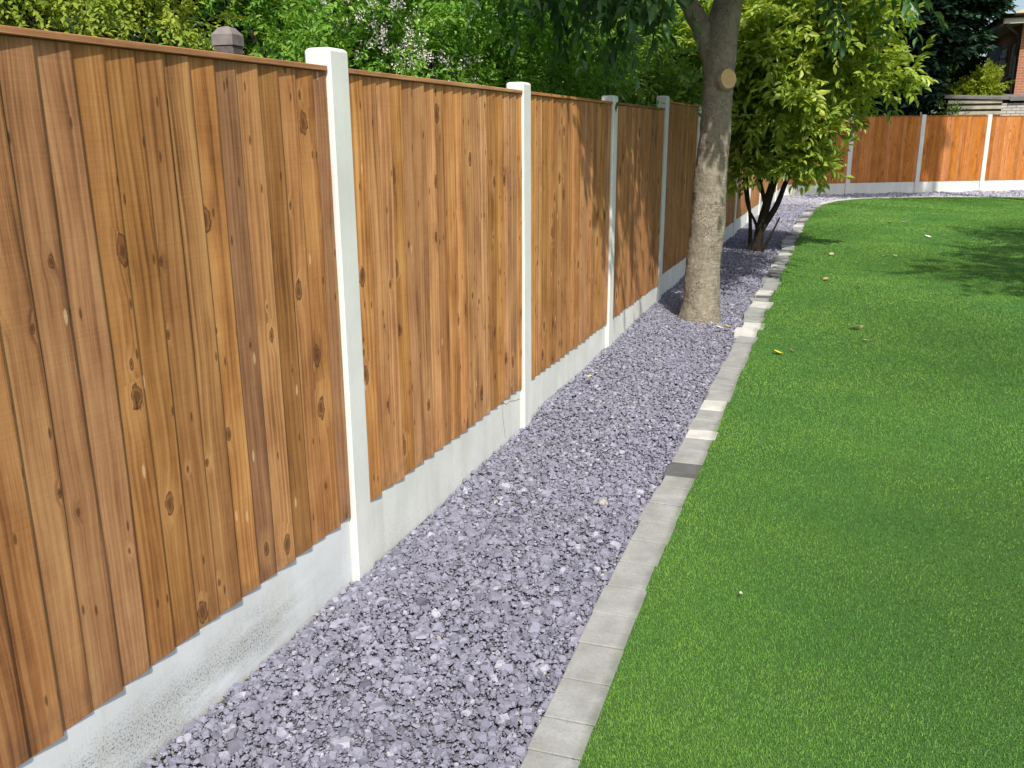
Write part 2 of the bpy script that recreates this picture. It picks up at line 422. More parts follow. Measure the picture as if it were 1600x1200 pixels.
pts = []; sz = []
def scatter(y0, y1, x0, x1, sp, smin, smax, lift):
    xs = np.arange(x0, x1, sp); ys = np.arange(y0, y1, sp)
    X, Y = np.meshgrid(xs, ys); X = X.ravel() + rng.uniform(-.6, .6, X.size) * sp; Y = Y.ravel() + rng.uniform(-.6, .6, Y.size) * sp
    k = in_gravel(X, Y); X, Y = X[k], Y[k]
    s = smin * (smax / smin) ** (rng.random(len(X)) ** 1.7)
    mound = dip(X, Y)
    h = .006 * np.sin(X * 7 + 2 * np.sin(Y * 1.3)) + .006 * np.sin(Y * 5.1 + X * 3)
    Z = gz(Y) + mound + h + rng.uniform(-.006, .006, len(X)) + lift - .012
    pts.append(np.stack([X, Y, Z], -1)); sz.append(s)
scatter(.9, 4.6, -.02, 1.1, .013, .009, .029, 0)
scatter(.9, 4.6, -.02, 1.1, .040, .020, .044, .005)
scatter(.9, 3.8, -.02, 1.1, .0125, .005, .010, .001)
scatter(.9, 4.0, -.02, 1.1, .085, .042, .066, .004)
scatter(4.6, 9, -.02, 1.1, .017, .013, .033, 0)
scatter(4.6, 9, -.02, 1.1, .05, .023, .046, .005)
scatter(9, 16, -.02, 1.1, .030, .024, .05, 0)
scatter(16, 24.5, -.02, 1.3, .055, .045, .085, 0)
scatter(21.2, 31, .8, 10, .09, .06, .12, 0)
P = np.concatenate(pts); sz = np.concatenate(sz)
rn = np.clip(rng.normal(.5, .2, len(P)), 0, .93); out = rng.random(len(P)); rn[out > .972] = .94; rn[out > .9965] = 1.0
rn = np.where(P[:, 1] > 21.3, np.clip(rn + .42, 0, .96), rn)      # paler stone tone in the far strip
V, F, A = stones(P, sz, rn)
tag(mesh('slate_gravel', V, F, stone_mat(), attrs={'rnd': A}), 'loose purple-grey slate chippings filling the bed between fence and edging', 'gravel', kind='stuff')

# ------------------------------------------------------------------ lawn grass
def grass_mat():
    M = NT('grass_blade'); r = M.attr('rnd'); p = M.geo()
    a = M.noise(p, 1.1, 3, .6); b = M.noise(p, 9, 2)
    c = M.ramp(M.math('ADD', M.math('MULTIPLY', r, .7), M.math('MULTIPLY', b, .3)), [(.1, (.042, .125, .016)), (.45, (.098, .25, .034)), (.75, (.178, .365, .062)), (.95, (.33, .49, .15))])
    c = M.mix(M.math('MULTIPLY', M.rmap(a, .45, .66), .6), c, (.19, .35, .045))
    c = M.mix(M.math('MULTIPLY', M.rmap(M.noise(p, .8, 5, .62), .46, .64), .7), c, (.058, .205, .034))
    c = M.mix(M.math('MULTIPLY', M.rmap(b, .5, .75), .35), c, (.05, .15, .02))
    M.col(c); M.rough(.55); M.spec(.25)
    tr = M.n('ShaderNodeBsdfTranslucent', ins={0: M.mix(1.0, c, (1.4, 1.3, .7), 'MULTIPLY')})
    mx = M.n('ShaderNodeMixShader', ins={0: .3}); M.t.links.new(M.b.outputs[0], mx.inputs[1]); M.t.links.new(tr.outputs[0], mx.inputs[2])
    M.t.links.new(mx.outputs[0], M.out.inputs[0]); return M.m
cs = .2
X, Y = np.meshgrid(np.arange(.8, 14, cs), np.arange(.9, 26, cs)); X = X.ravel() + cs / 2; Y = Y.ravel() + cs / 2
rel = np.stack([X - CAM.x, Y], -1); fwd = rel @ np.array([-.3511, .9364]); rgt = rel @ np.array([.9364, .3511])
keep = (fwd > 1.0) & (rgt < .62 * fwd + .9)
X, Y = X[keep], Y[keep]; D = np.hypot(X - CAM.x, Y)
D3 = np.sqrt(D ** 2 + 1.6 ** 2)
dens = np.clip(60000 * (2.4 / D3) ** 1.5, 1100, 60000)
cnt = rng.poisson(dens * cs * cs)
bx = np.repeat(X, cnt); by = np.repeat(Y, cnt)
bx = bx + rng.uniform(-cs / 2, cs / 2, len(bx)); by = by + rng.uniform(-cs / 2, cs / 2, len(by))
k = in_lawn(bx + .010 + .010 * np.sin(by * 23) * np.sin(by * 7.7), by); bx, by = bx[k], by[k]
N = len(bx); d = np.sqrt((bx - CAM.x) ** 2 + by ** 2 + 2.6)
w = .0020 * (d / 2.4) ** .75 * rng.uniform(.7, 1.3, N); hgt = rng.uniform(.0035, .009, N) * (1 + .05 * d)
ang = 1.2 + 1.3 * np.sin(bx * 1.1 + 1.4 * np.sin(by * .6)) + 1.1 * np.sin(by * .9 + bx * .5) + rng.normal(0, 1.15, N); lean = rng.uniform(.25, 1.1, N) * hgt
lx, ly = np.cos(ang) * lean, np.sin(ang) * lean; fa = ang + 1.57 + rng.normal(0, .5, N)
wx, wy = np.cos(fa) * w / 2, np.sin(fa) * w / 2; bz = gz(by) + .007
b0 = np.stack([bx - wx, by - wy, bz], -1); b1 = np.stack([bx + wx, by + wy, bz], -1)
m0 = np.stack([bx - wx * .8 + lx * .4, by - wy * .8 + ly * .4, bz + hgt * .62], -1); m1 = np.stack([bx + wx * .8 + lx * .4, by + wy * .8 + ly * .4, bz + hgt * .62], -1)
tp = np.stack([bx + lx, by + ly, bz + hgt], -1)
V = np.stack([b0, b1, m1, m0, tp], 1).reshape(-1, 3); i0 = np.arange(N)[:, None] * 5
tag(mesh('lawn_grass', V, [i0 + np.array([[0, 1, 2, 3]]), i0 + np.array([[3, 2, 4]])], grass_mat(), attrs={'rnd': np.repeat(rng.random(N), 5)}), 'short bright green grass covering the whole lawn', 'grass', kind='stuff')
print('blades', N, 'stones', len(P))

# ------------------------------------------------------------------ fence
def make_post(label, group, x, y, rz, z_top, lean=(0, 0), mat=CONC, pw=PW, pd=PD):
    """origin at the near front bottom edge; front faces +x locally"""
    b = .007; h = z_top - .012
    o = np.array
    prof = [(-pd, 0), (0, 0), (0, pw), (-pd, pw)]
    def ring(ins, z):
        pts = []
        for (px, py), (sx, sy) in zip(prof, ((1, 1), (-1, 1), (-1, -1), (1, -1))):
            pts.append((px + sx * (ins + b) , py + sy * ins, z)); pts.append((px + sx * ins, py + sy * (ins + b), z))
        # order round the outline
        q = [pts[1], pts[0], pts[2], pts[3], pts[5], pts[4], pts[6], pts[7]]
        return q
    V = []; zs = [(0, -.4), (0, .3), (0, .7), (0, 1.1), (0, 1.5), (0, h - .002), (.004, h + .006), (.011, h + .010)]
    for ins, z in zs: V += ring(ins, z)
    V.append((-pd / 2, pw / 2, h + .013))
    F = []
    for i in range(len(zs) - 1):
        for k in range(8):
            k2 = (k + 1) % 8; F.append((i * 8 + k, i * 8 + k2, (i + 1) * 8 + k2, (i + 1) * 8 + k))
    for k in range(8): F.append(((len(zs) - 1) * 8 + k, (len(zs) - 1) * 8 + (k + 1) % 8, len(zs) * 8))
    mb = MB(); mb.add(V, F)
    ob = mb.build('fence_post', mat, loc=(x, y, 0))
    ob.rotation_euler = (lean[0], lean[1], rz)
    return tag(ob, label, 'fence post', group)

def tone_(o, t):
    a = o.data.attributes.new('tone', 'FLOAT', 'POINT'); a.data.foreach_set('value', np.full(len(o.data.vertices), t, np.float32)); return o

def make_panel(label, group, x, y, rz, length, z0, z1, wood, nb=18, fine=True, tone=1.0):
    """panel running along local +y from 0 to length, boards face +x"""
    root = empty('feather_edge_fence', (x, y, z0), rz); tag(root, label, 'fence panel', group)
    H = z1 - z0 - .02
    pitch = length / nb; bw = pitch * 1.2
    V = []; F4 = []; A = []; UV = []; n0 = 0
    nz = 9 if fine else 4
    for i in range(nb):
        r = random.random()
        zb = random.uniform(-.004, .004); zt = H - .003
        ya = i * pitch + random.uniform(-.004, .004); yb = min(ya + bw, length + .0)
        xa, xb = -.0255 + random.uniform(-.001, .001), -.0145 + random.uniform(-.003, .002)
        ph, am = random.uniform(0, 6), random.uniform(.0, .0022)
        ph2 = random.uniform(0, 6)
        for j in range(nz + 1):
            t = j / nz; z = zb + (zt - zb) * t
            wob = am * math.sin(ph + t * 5); ew = .0022 * math.sin(ph2 + t * 7) + random.uniform(-.0007, .0007)
            # section: thin left edge, sloping face, rounded thick right edge, back
            sec = [(-.034, ya), (xa + wob, ya + ew), (xa + (xb - xa) * .5 + wob * 1.2, (ya + yb) / 2), (xb + wob - .0008, yb - .006 + ew), (xb + wob - .0022, yb - .001 + ew), (-.034, yb + ew)]
            for (sx, sy) in sec:
                V.append((sx, sy, z)); A.append(r); UV.append((sy - ya, z))
        k = 6
        for j in range(nz):
            for q in range(k - 1):
                a = n0 + j * k + q; F4.append((a, a + 1, a + k + 1, a + k))
        # bottom and top ends
        F4.append((n0, n0 + 5, n0 + 2, n0 + 1)); F4.append((n0 + 5, n0 + 4, n0 + 3, n0 + 2))
        e = n0 + nz * k; F4.append((e, e + 1, e + 2, e + 5)); F4.append((e + 5, e + 2, e + 3, e + 4))
        n0 += (nz + 1) * k
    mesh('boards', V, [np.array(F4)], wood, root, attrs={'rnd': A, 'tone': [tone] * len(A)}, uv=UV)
    mb = MB()
    r = random.random()
    mb.box(-.066, -.0075, .0, length, H, H + .017, r, .002)
    Vc = np.concatenate(mb.V); uv = np.stack([Vc[:, 0] + Vc[:, 2], Vc[:, 1]], -1)
    tone_(mb.build('capping_rail', wood, root, uv=uv), tone * .95)
    mb = MB()
    for zc in (.10, H * .5, H - .12):
        mb.box(-.066, -.0345, .02, length - .02, zc - .035, zc + .035, random.random())
    Vc = np.concatenate(mb.V); uv = np.stack([Vc[:, 2], Vc[:, 1]], -1)
    tone_(mb.build('back_rails', wood, root, uv=uv), tone)
    return root

def make_gboard(label, group, x, y, rz, length, z1, mat=CONC):
    mb = MB(); mb.box(-.075, -.026, 0, length, -.15, z1, 0, .004)
    o = mb.build('gravel_board', mat, loc=(x, y, 0)); o.rotation_euler = (0, 0, rz)
    return tag(o, label, 'gravel board', group)

ordn = ['', 'first', 'second', 'third', 'fourth', 'fifth', 'sixth', 'seventh', 'eighth', 'ninth', 'tenth', 'eleventh', 'twelfth']
post_lab = {0: 'white concrete fence post behind the left edge of the nearest brown panel',
    1: 'tallest white concrete fence post, nearest one in view, with a flat squared top',
    2: 'bright white concrete fence post second from the camera, beside the cracked gravel board',
    3: 'pale concrete fence post with its top half in tree shade, third from the camera',
    4: 'grey shaded concrete fence post just left of the tree trunk, higher than its panel',
    5: 'white-topped concrete fence post half hidden along the left side of the tree trunk'}
pan_lab = {0: 'nearest wide brown feather-edge fence panel filling the left edge, with big knots',
    1: 'honey brown feather-edge fence panel between the nearest and second white posts',
    2: 'brown feather-edge fence panel between the second and third white posts, shaded at its top corner',
    3: 'narrow-looking brown fence panel between the third and fourth posts, shaded by the tree',
    4: 'brown fence panel directly left of the big tree trunk behind the fourth post'}
gb_lab = {0: 'nearest white concrete gravel board, smeared grey with splashed soil specks',
    1: 'white concrete gravel board with two thin cracks near its far end',
    2: 'clean white concrete gravel board under the panel between second and third posts',
    3: 'short-looking pale gravel board between the third and fourth fence posts',
    4: 'pale gravel board behind the foot of the big tree trunk'}
zadd = [0, 0, 0, .01, .07, .07, .08, .09, .1, .1, .1, .1, .1]
for i in range(0, 12):
    y = near_y[i] if i else near_y[1] - S
    lab = post_lab.get(i, 'shaded concrete post of the side fence, %s one beyond the tree trunk' % ordn[min(i - 5, 12)])
    make_post(lab, 'concrete posts of the side fence', 0, y, 0, (1.905, 1.905, 1.888, 1.89, 1.955, 1.945)[i] if i < 6 else 1.86 + zadd[i] + random.uniform(.0, .05), (R(random.uniform(-.25, .25)), R(random.uniform(-.2, .2))))
    y1 = near_y[i + 1] if i + 1 < 12 else CORNER[1]
    up = 0 if i < 4 else zadd[min(i + 1, 12)]
    L = y1 - y - PW - .006
    lab = pan_lab.get(i, 'brown fence panel in the shade beyond the tree trunk, %s one behind the dark shrub' % ordn[i - 4])
    make_panel(lab, 'feather-edge panels of the side fence', 0, y + PW + .003, 0, L, .207 + up, 1.846 + up, WOOD, 18, i < 5, (.92, 1.14, 1.04, .98)[i] if i < 4 else random.uniform(.9, 1.05))
    lab = gb_lab.get(i, 'grey shaded gravel board beyond the tree trunk, %s one under the shaded panels' % ordn[i - 4])
    g = make_gboard(lab, 'concrete gravel boards of the side fence', 0, y + PW + .002, 0, L + .002, .205 + up, CONC_S if i == 0 else CONC)
    if i == 1:
        mb = MB()
        yy = L - .30
        mb.tube([(-.026, yy, .203), (-.0258, yy + .012, .12), (-.0258, yy + .03, .06), (-.026, yy + .05, -.02)], [.0012] * 4, 5)
        mb.tube([(-.0258, yy + .002, .2), (-.0258, yy + .08, .168), (-.0258, yy + .12, .176), (-.0258, yy + .2, .155), (-.0258, L, .14)], [.0013] * 5, 5)
        mb.build('crack', CRACK, g)

# far fence
pts_f = [CORNER] + far_p
flab_p = ['concrete corner post where the side fence meets the far fence, half hidden by shrub',
    'pale concrete post of the far fence just right of the shrub', 'white concrete post of the far fence at the edge of the conifer shadow',
    'bright sunlit concrete post of the far fence below the slatted shed', 'concrete post of the far fence beyond the right edge of the photo']
flab = ['far fence panel mostly hidden behind the shrub leaves', 'dark shaded orange-brown far fence panel under the black conifer',
    'bright orange far fence panel with a ragged shadow on its upper corner', 'sunlit orange far fence panel at the right edge of the photo', 'far fence panel past the right edge of the photo']
fgb = ['pale far gravel board beside the corner, partly behind shrub', 'shaded far gravel board with bright dapples of sun', 'cream sunlit far gravel board under the shadow-cornered panel', 'cream sunlit far gravel board at the right edge of the photo', 'far gravel board past the right edge of the photo']
for i in range(5):
    a, b = pts_f[i], pts_f[i + 1]; dv = b - a; L = float(np.hypot(*dv)); rz = math.atan2(dv[1], dv[0]) - math.pi / 2
    un = dv / L
    make_post(flab_p[i], 'concrete posts of the far fence', a[0], a[1], rz, 2.06 + random.uniform(-.01, .01), (R(random.uniform(-.3, .3)), 0))
    p = a + un * (PW + .003)
    make_panel(flab[i], 'panels of the far fence', p[0], p[1], rz, L - PW - .006, .365, 2.03, WOOD_FAR, 18, False)
    p = a + un * (PW + .002)
    make_gboard(fgb[i], 'gravel boards of the far fence', p[0], p[1], rz, L - PW - .004, .363)

# ------------------------------------------------------------------ lawn edging blocks
def arc(pl):
    d = np.concatenate([[0], np.cumsum(np.hypot(*np.diff(pl, axis=0).T))]); return d
dL = arc(edgeL); dR = arc(edgeR)
mid = (np.stack([np.interp(np.linspace(0, 1, 200), dL / dL[-1], edgeL[:, k]) for k in (0, 1)], -1) + np.stack([np.interp(np.linspace(0, 1, 200), dR / dR[-1], edgeR[:, k]) for k in (0, 1)], -1)) / 2
dm = arc(mid)
s = 0.0; bi = 0; blocks = []
special_dark = 4.28; special_pale = [4.75, 5.45]
while s < 34 and s < dm[-1] - .6:
    y_here = np.interp(s, dm, mid[:, 1])
    if y_here < 7.2: ln = random.choice((.20, .20, .205, .15, .21))
    else: ln = random.choice((.20, .2, .15, .24)) if y_here < 15 else .3
    if y_here > 21: ln = .6
    c0 = np.array([np.interp(s, dm, mid[:, k]) for k in (0, 1)]); c1 = np.array([np.interp(s + ln, dm, mid[:, k]) for k in (0, 1)])
    t = c1 - c0; Lb = float(np.hypot(*t)); rz = math.atan2(t[1], t[0]) - math.pi / 2
    c = (c0 + c1) / 2
    wdt = .153 + random.uniform(-.012, .010)
    mat = CONC_E; lab = 'pale grey concrete edging block beside the lawn, in the near straight run'
    if c[1] > 7.0: lab = 'uneven grey edging block in the jumbled far run of the lawn edging'
    if c[1] > 21: lab = 'long pale kerb strip curving along the far edge of the lawn'
    jig = random.uniform(-.006, .006); dz = random.uniform(-.001, .002); tilt = random.uniform(-.006, .006)
    if c[1] > 7.0 and c[1] < 20:
        jig = random.uniform(-.03, .02); dz = random.uniform(-.003, .012); tilt = random.uniform(-.05, .05); wdt += random.uniform(-.02, .03); rz += random.uniform(-.1, .1)
        mat = random.choice((CONC_E, CONC_E, CONC_D, CONC_P))
    if abs(c[1] - special_dark) < ln / 2: mat = CONC_D; lab = 'wet-looking dark grey edging block among the pale near blocks'
    elif any(abs(c[1] - q) < ln / 2 for q in special_pale):
        mat = CONC_P; lab = 'whitish edging block, cleaner than its grey neighbours, level with the second fence post' if c[1] < 5 else 'whitish edging block between second and third fence posts'
    if c[1] > 21: mat = CONC_P
    elif c[1] < 1.5: lab = 'pale grey edging block under the bottom edge of the photo'
    mb = MB(); mb.box(-wdt / 2, wdt / 2, -Lb / 2 + .003, Lb / 2 - .003, -.09, .0, 0, .0022)
    o = mb.build('edging_block', mat, loc=(c[0] + jig, c[1], float(gz(c[1])) + .014 + dz)); o.rotation_euler = (tilt, random.uniform(-.015, .015), rz)
    tag(o, lab, 'edging block', 'concrete edging blocks along the lawn')
    blocks.append((o, float(c[1]))); s += ln; bi += 1

# labels that tell the blocks apart: counted from the dark block and from the jumbled run's start
NUM = 'first second third fourth fifth sixth seventh eighth ninth tenth eleventh twelfth thirteenth fourteenth fifteenth sixteenth seventeenth eighteenth nineteenth twentieth'.split()
dk_i = min(range(len(blocks)), key=lambda q: 0 if 'dark grey' in blocks[q][0]['label'] else 1)
far_i = next(q for q in range(len(blocks)) if 'jumbled' in blocks[q][0]['label'])
for q, (o, yy) in enumerate(blocks):
    lb = o['label']
    if 'straight run' in lb or 'bottom edge' in lb:
        if q < dk_i and dk_i - q <= 20: o['label'] = 'pale grey edging block, %s one nearer than the dark block' % NUM[dk_i - q - 1]
        elif q > dk_i and q - dk_i <= 20: o['label'] = 'pale grey edging block, %s one beyond the dark block' % NUM[q - dk_i - 1]
    elif 'jumbled' in lb and q - far_i < 20: o['label'] = 'uneven edging block past the tree foot, %s of the jumbled run beyond the neat blocks' % NUM[q - far_i]

# ------------------------------------------------------------------ foliage
LEAF = (np.array([(0, 0, 0), (-.5, .36, .1), (0, .36, 0), (.5, .36, .1), (-.36, .68, .05), (0, .68, -.05), (.36, .68, .05), (0, 1, -.16)]) * np.array([.44, 1, 1]),
        [np.array([(0, 2, 1), (0, 3, 2), (4, 5, 7), (5, 6, 7)]), np.array([(1, 2, 5, 4), (2, 3, 6, 5)])])
LEAF_B = (np.array([(0, 0, 0), (-.5, .5, .08), (0, 1, -.1), (.5, .5, .08)]) * np.array([.55, 1, 1]), [np.array([(0, 2, 1), (0, 3, 2)])])
NEEDLE = (np.array([(0, 0, 0), (-.5, .4, .0), (0, 1, 0), (.5, .4, 0)]) * np.array([.3, 1, 1]), [np.array([(0, 3, 2, 1)])])

def unit(v): return v / np.maximum(np.linalg.norm(v, axis=-1, keepdims=True), 1e-9)
def leaves_mesh(name, P, D, Nn, size, mat, tpl, parent=None, rnd=None):
    D = unit(D); X = unit(np.cross(D, Nn)); Z = np.cross(X, D)
    T, faces = tpl; k = len(T); N = len(P)
    V = P[:, None] + size[:, None, None] * (T[None, :, 0:1] * X[:, None] + T[None, :, 1:2] * D[:, None] + T[None, :, 2:3] * Z[:, None])
    base = (np.arange(N) * k)[:, None, None]
    F = [(base + f[None]).reshape(-1, f.shape[1]) for f in faces]
    if rnd is None: rnd = rng.random(N)
    return mesh(name, V.reshape(-1, 3), F, mat, parent, attrs={'rnd': np.repeat(rnd, k)}, smooth=False)

def twig_points(blobs, ntw, shell=.45):
    """blobs: (cx,cy,cz, rx,ry,rz). returns anchors on/in the union of ellipsoids and outward direction"""
    B = np.array(blobs, float); vol = (B[:, 3] * B[:, 4] * B[:, 5]) ** .7; pr = vol / vol.sum()
    idx = rng.choice(len(B), ntw, p=pr)
    d = unit(rng.standard_normal((ntw, 3)))
    r = 1 - shell * rng.random(ntw) ** 1.3
    # lumpy surface
    r *= 1 + .16 * np.sin(d[:, 0] * 7 + idx) * np.sin(d[:, 2] * 6 + 2 * idx) + rng.normal(0, .05, ntw)
    P = B[idx, :3] + d * r[:, None] * B[idx, 3:]
    return P, d

def foliage(name, blobs, ntw, per, lsize, tlen, mat, tpl, parent, droop=.2, shell=.45, outw=.7, flat=.6, zmin=-9, cutoff=None, extra=None, clump=0.0):
    if clump > 0:     # sprays gathered into separate tufts with gaps between
        Pc, dc = twig_points(blobs, max(20, ntw // 14), shell); q = rng.integers(0, len(Pc), ntw)
        P = Pc[q] + rng.normal(0, clump, (ntw, 3)) * np.array([1, 1, .7]); d = unit(dc[q] + rng.normal(0, .45, (ntw, 3)))
    else: P, d = twig_points(blobs, ntw, shell)
    if extra is not None: P = np.concatenate([P, extra[0]]); d = np.concatenate([d, extra[1]])
    k = P[:, 2] > zmin
    if cutoff is not None: k &= cutoff(P)
    P, d = P[k], d[k]; n = len(P)
    td = unit(d * outw + rng.standard_normal((n, 3)) * .55 + np.array([0, 0, -droop]))
    side = unit(np.cross(td, rng.standard_normal((n, 3)) * (1 - flat) + np.array([0, 0, 1.0])))
    up = np.cross(side, td)
    t = (np.arange(per) + .5)[None] / per + rng.uniform(-.05, .05, (n, per))
    sg = np.where(np.arange(per) % 2 == 0, 1, -1)[None]
    tl = tlen * rng.uniform(.7, 1.3, n)
    LP = P[:, None] + td[:, None] * (t * tl[:, None])[..., None] + np.array([0, 0, -droop * .6])[None, None] * (t ** 2 * tl[:, None])[..., None]
    LD = td[:, None] * (.55 + .5 * t)[..., None] + side[:, None] * (sg * (1.0 - .5 * t))[..., None] + np.array([0, 0, -droop * .8]) + rng.normal(0, .28, (n, per, 3))
    LN = up[:, None] + rng.normal(0, .38, (n, per, 3)) + np.array([0, 0, .35])
    tw = rng.random(n)
    rn = np.clip(tw[:, None] * .5 + rng.random((n, per)) * .5, 0, 1)
    sz = lsize * rng.uniform(.65, 1.2, (n, per)) * (1 - .25 * t)
    return leaves_mesh(name, LP.reshape(-1, 3), LD.reshape(-1, 3), LN.reshape(-1, 3), sz.ravel(), mat, tpl, parent, rn.ravel())

def bark_mat(name, c0, c1, c2, scale=1.0, moss=0.0):
    M = NT(name); p = M.geo(); x, y, z = M.sep(p)
    st = M.comb(M.math('MULTIPLY', x, 1), M.math('MULTIPLY', y, 1), M.math('MULTIPLY', z, .45))
    a = M.noise(st, 22 * scale, 6, .68, .6); b = M.noise(p, 5 * scale, 4, .6); fine = M.noise(p, 120 * scale, 4, .7)
    ho = M.noise(M.comb(M.math('MULTIPLY', x, .7), M.math('MULTIPLY', y, .7), M.math('MULTIPLY', z, 4.2)), 9 * scale, 4, .6, .4)
    f = M.math('ADD', M.math('MULTIPLY', a, .5), M.math('ADD', M.math('MULTIPLY', b, .3), M.math('MULTIPLY', fine, .2)))
    c = M.ramp(f, [(.33, c0), (.5, c1), (.66, c2)])
    vor = M.n('ShaderNodeTexVoronoi', feature='DISTANCE_TO_EDGE', ins={'Vector': M.vmath('ADD', st, M.n('ShaderNodeTexNoise', ins={'Vector': p, 'Scale': 14.0}).outputs[1]), 'Scale': 13.0 * scale})
    crk = M.math('MULTIPLY', M.rmap(vor.outputs['Distance'], .05, .0), M.rmap(b, .42, .6))
    c = M.mix(M.math('MULTIPLY', crk, .45), c, tuple(v * .5 for v in c0))
    c = M.mix(M.math('MULTIPLY', M.rmap(ho, .62, .72), .3), c, c0)
    if moss:
        sp = M.noise(p, 38, 4, .7)
        zn = M.math('MULTIPLY', M.rmap(M.noise(p, 4, 3), .45, .6), 1.0)
        c = M.mix(M.math('MULTIPLY', M.math('MULTIPLY', M.rmap(sp, .56, .64), zn), moss), c, (.055, .05, .018))
    ln = M.noise(M.comb(M.math('MULTIPLY', x, 1), M.math('MULTIPLY', y, 1), M.math('MULTIPLY', z, 7)), 16 * scale, 4, .7)
    c = M.mix(M.math('MULTIPLY', M.rmap(ln, .60, .68), .45), c, tuple(v * .6 for v in c0))
    c = M.mix(M.math('MULTIPLY', M.rmap(fine, .60, .72), .4), c, tuple(v * .55 for v in c0))
    M.col(c); M.rough(.9); M.spec(.15)
    M.bump(M.math('ADD', a, M.math('ADD', M.math('MULTIPLY', ho, .6), M.math('SUBTRACT', M.math('MULTIPLY', fine, .3), M.math('MULTIPLY', crk, 1.0)))), 1.0, .016)
    return M.m
BARK = bark_mat('tree_bark', (.20, .172, .125), (.325, .285, .212), (.44, .40, .31), 1.0, .8)
BARK_D = bark_mat('dark_bark', (.022, .018, .013), (.04, .033, .023), (.065, .053, .037))

L_TREE = mat_leaf('tree_leaf', (.025, .075, .02), (.06, .15, .035), (.13, .25, .07), .32, .34, .5)
L_SHRUB = mat_leaf('shrub_leaf', (.07, .15, .02), (.31, .43, .06), (.62, .68, .16), .42, .42, .35)
L_GOLD = mat_leaf('golden_conifer_leaf', (.10, .17, .02), (.235, .315, .035), (.46, .50, .08), .3, .6, .2)
L_GREEN = mat_leaf('bright_shrub_leaf', (.08, .21, .026), (.17, .36, .045), (.32, .48, .09), .35, .5, .3)
L_HEDGE = mat_leaf('hedge_leaf', (.05, .13, .02), (.14, .27, .035), (.36, .48, .07), .35, .42, .4)
L_CON = mat_leaf('dark_conifer_needle', (.006, .017, .010), (.018, .047, .024), (.085, .185, .095), .1, .7, .15)
L_LIME = mat_leaf('lime_shrub_leaf', (.16, .24, .02), (.29, .37, .03), (.42, .47, .06), .35, .5, .3)
L_BACK = mat_leaf('background_leaf', (.012, .032, .009), (.025, .06, .014), (.05, .10, .022), .2, .5, .3)
PETAL = mat_leaf('white_petal', (.72, .66, .62), (.8, .74, .7), (.85, .8, .76), .3, .6, .2, (1, 1, 1))

# ---- big tree by the fence
def limb(mb, pts, r0, r1, n=12, wob=.05):
    # smooth the polyline
    P = np.array(pts, float); t = np.linspace(0, 1, len(P)); tt = np.linspace(0, 1, (len(P) - 1) * 6 + 1)
    Q = np.stack([np.interp(tt, t, P[:, k]) for k in range(3)], -1)
    for _ in range(3): Q[1:-1] = (Q[:-2] + 2 * Q[1:-1] + Q[2:]) / 4
    mb.tube([tuple(q) for q in Q], list(r0 + (r1 - r0) * tt), n, 0, wob)
tree = empty('broadleaf_tree', (.5, 7.87, .05)); tag(tree, 'tall tree with bare pale brown trunk, a fresh sawn stub and drooping dark leaves', 'tree')
def L3(*p): return tuple(np.array(p) - np.array([.5, 7.87, .05]))
mb = MB()
ax = [(.5, 7.87, -.1), (.502, 7.87, .05), (.508, 7.87, .25), (.515, 7.87, .5), (.53, 7.87, 1.0), (.55, 7.87, 1.6), (.558, 7.87, 2.0), (.56, 7.87, 2.3), (.575, 7.87, 2.5), (.62, 7.88, 2.75), (.70, 7.9, 3.2)]
zz = np.linspace(-.1, 3.2, 70); A = np.array(ax)
Q = np.stack([np.interp(zz, A[:, 2], A[:, k]) for k in range(2)] + [zz], -1)
rr = np.interp(zz, [-.1, .05, .18, .5, 1, 1.6, 1.95, 2.2, 2.45, 2.7, 3.2], [.235, .188, .160, .15, .145, .128, .122, .135, .128, .115, .09])
for i in range(len(zz)): Q[i, :2] += .004 * np.array([math.sin(i * .37), math.cos(i * .29)])
mb.tube([L3(*q) for q in Q], list(rr), 28, 0, .03)
limb(mb, [L3(.53, 7.87, 2.15), L3(.42, 7.84, 2.42), L3(.31, 7.8, 2.62), L3(.1, 7.7, 2.95), L3(-.3, 7.5, 3.5)], .095, .05, 16)
limb(mb, [L3(.31, 7.8, 2.6), L3(.30, 7.8, 2.9), L3(.35, 7.7, 3.6)], .06, .04)
limb(mb, [L3(.68, 7.9, 3.1), L3(1.1, 8.2, 3.6), L3(1.6, 8.5, 4.2)], .08, .04)
limb(mb, [L3(.68, 7.9, 3.1), L3(.6, 7.6, 3.9), L3(.5, 7.3, 4.8)], .08, .04)
tr = mb.build('trunk', BARK, tree, True)
rm = tr.modifiers.new('r', 'REMESH'); rm.mode = 'VOXEL'; rm.voxel_size = .011; rm.use_smooth_shade = True
smo = tr.modifiers.new('s', 'SMOOTH'); smo.iterations = 4
tx = bpy.data.textures.new('bark_lumps', 'CLOUDS'); tx.noise_scale = .09; tx.noise_depth = 4
dm_ = tr.modifiers.new('d', 'DISPLACE'); dm_.texture = tx; dm_.strength = .016; dm_.mid_level = .5
